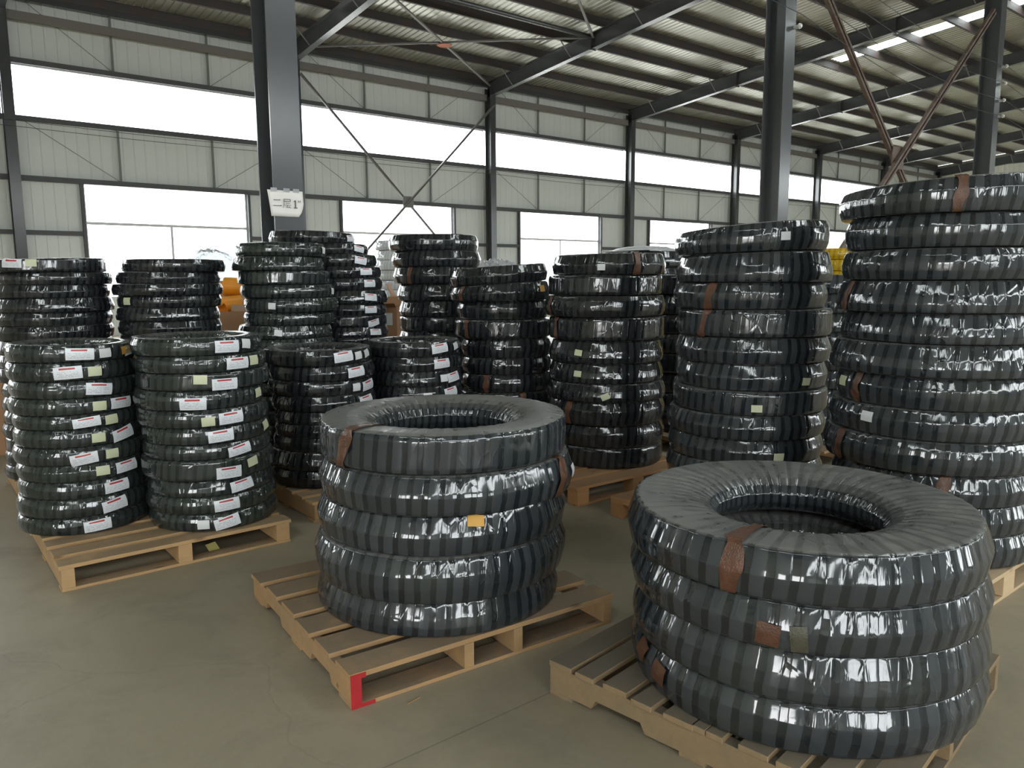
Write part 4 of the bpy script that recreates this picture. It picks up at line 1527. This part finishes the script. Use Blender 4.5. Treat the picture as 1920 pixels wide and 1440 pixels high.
# open carton holding orange rolls, behind the left stacks
cb = (3.10, 9.20)
carton(cb[0], cb[1], math.radians(-25), 0.95, 0.75, 1.25, 'open brown carton filled with orange rolls and tan tubes', flaps=None)
for i, (dx, dy, dz, r, L, rise, mt, nm, lb) in enumerate((
        (-.20, -.20, 1.22, .10, .36, .05, 'orange', 'plastic_roll', 'orange plastic roll curling over the carton front'),
        (.12, -.25, 1.20, .085, .20, .22, 'tan', 'cardboard_tube', 'tan cardboard tube standing at the carton front edge'),
        (-.02, .06, 1.30, .115, .40, .04, 'orange', 'plastic_roll', 'widest orange plastic roll behind the front tan tube'),
        (.10, .22, 1.52, .11, .34, -.02, 'orange', 'plastic_roll', 'orange plastic roll lying highest in the carton'),
        (.33, .00, 1.30, .075, .14, .24, 'tan', 'cardboard_tube', 'tan cardboard tube beside the highest orange roll'))):
    ca, sa = math.cos(math.radians(-25)), math.sin(math.radians(-25))
    x, y = cb[0] + dx * ca - dy * sa, cb[1] + dx * sa + dy * ca
    ex, ey = (.80 * L / 2, -.60 * L / 2) if mt == 'orange' else (0.02, 0.01)
    tube_thing(nm, (x - ex, y - ey, dz - rise / 2), (x + ex, y + ey, dz + rise / 2), r, 0.008, mt, lb, 'roll', None, 5.2 if mt == 'orange' else 6.28, 0.9 + i)
# tall wrapped carton behind it
carton(3.28, 10.35, math.radians(-25), 0.80, 0.70, 1.60, 'closed tall carton draped with clear plastic sheet', flaps=False)
crumple('plastic_sheet', 3.28, 10.35, 1.605, 0.42, 0.38, 0.42, 'clear', 'clear plastic sheet bunched on the closed tall carton', 6, 'plastic sheet')
# tall upright open cartons by the fifteenth stack
carton(4.55, 8.05, math.radians(-38), 0.30, 0.42, 1.28, 'open upright carton with torn flaps and white sticker', True, sticker=True)
carton(5.10, 8.42, math.radians(-38), 0.34, 0.42, 1.32, 'narrow upright carton leaning beside the torn open carton', True)
# far left carton with film
carton(0.55, 8.75, math.radians(-5), 0.62, 0.60, 1.25, 'brown carton beside the tall stack, film hanging over it', False)
crumple('plastic_sheet', 0.55, 8.75, 1.255, 0.33, 0.32, 0.42, 'clear', 'clear film heaped on the brown carton by the tall stack', 8, 'plastic sheet')


# grey shrink-wrapped loads far behind
def wrapped_load(cx, cy, sx, sy, sz, label, seed):
    rng = np.random.default_rng(seed)
    root = empty('wrapped_load', (cx, cy, 0))
    n, k = 40, 8
    v, f = [], []
    for j in range(k + 1):
        z = 0.14 + (sz - 0.14) * j / k
        for i in range(n):
            a = 2 * PI * i / n
            c, s = math.cos(a), math.sin(a)
            e = (abs(c) ** 6 + abs(s) ** 6) ** (-1 / 6)
            w = 1 + rng.normal(0, .008) - 0.02 * (j % 2)
            v.append((sx / 2 * c * e * w, sy / 2 * s * e * w, z))
    for j in range(k):
        for i in range(n):
            f.append((j * n + i, j * n + (i + 1) % n, (j + 1) * n + (i + 1) % n, (j + 1) * n + i))
    f.append(tuple(k * n + i for i in range(n)))
    f.append(tuple(reversed(range(n))))
    link('wrapping', pydata('wrapping', v, f), 'greywrap', root)
    for y in (-sy / 2 + .08, 0, sy / 2 - .08):
        box_obj('skid', -sx / 2, sx / 2, y - .05, y + .05, 0, .14, 'wood_b', root)
    tag(root, label, 'wrapped load')


wrapped_load(6.60, 13.2, 0.8, 0.9, 1.95, 'grey shrink-wrapped load far behind beside the pale stack', 3)
wrapped_load(6.55, 8.55, 0.9, 0.9, 1.62, 'grey shrink-wrapped load with clear plastic dome on top', 4)
crumple('plastic_sheet', 6.55, 8.55, 1.63, 0.40, 0.40, 0.24, 'clear', 'clear plastic dome bulging on a grey wrapped load', 9, 'plastic sheet')

# scraps on the floor
o = link('paper_scrap', MB().box(-.035, .035, -.028, .028, 0, .002).mesh('paper_scrap'), 'scrap', None, (1.36, 4.57, 0.022), (0.75, 0, 0.35))
tag(o, 'yellow paper scrap on the floor under the pine pallet', 'paper')
o = link('wood_splinter', MB().bar((-.03, 0, .003), (.03, .01, .004), .004, .004).mesh('wood_splinter'), 'wood_b', None, (1.42, 2.38, 0.0))
tag(o, 'thin wood splinter on the floor beside the red-cornered pallet', 'splinter')
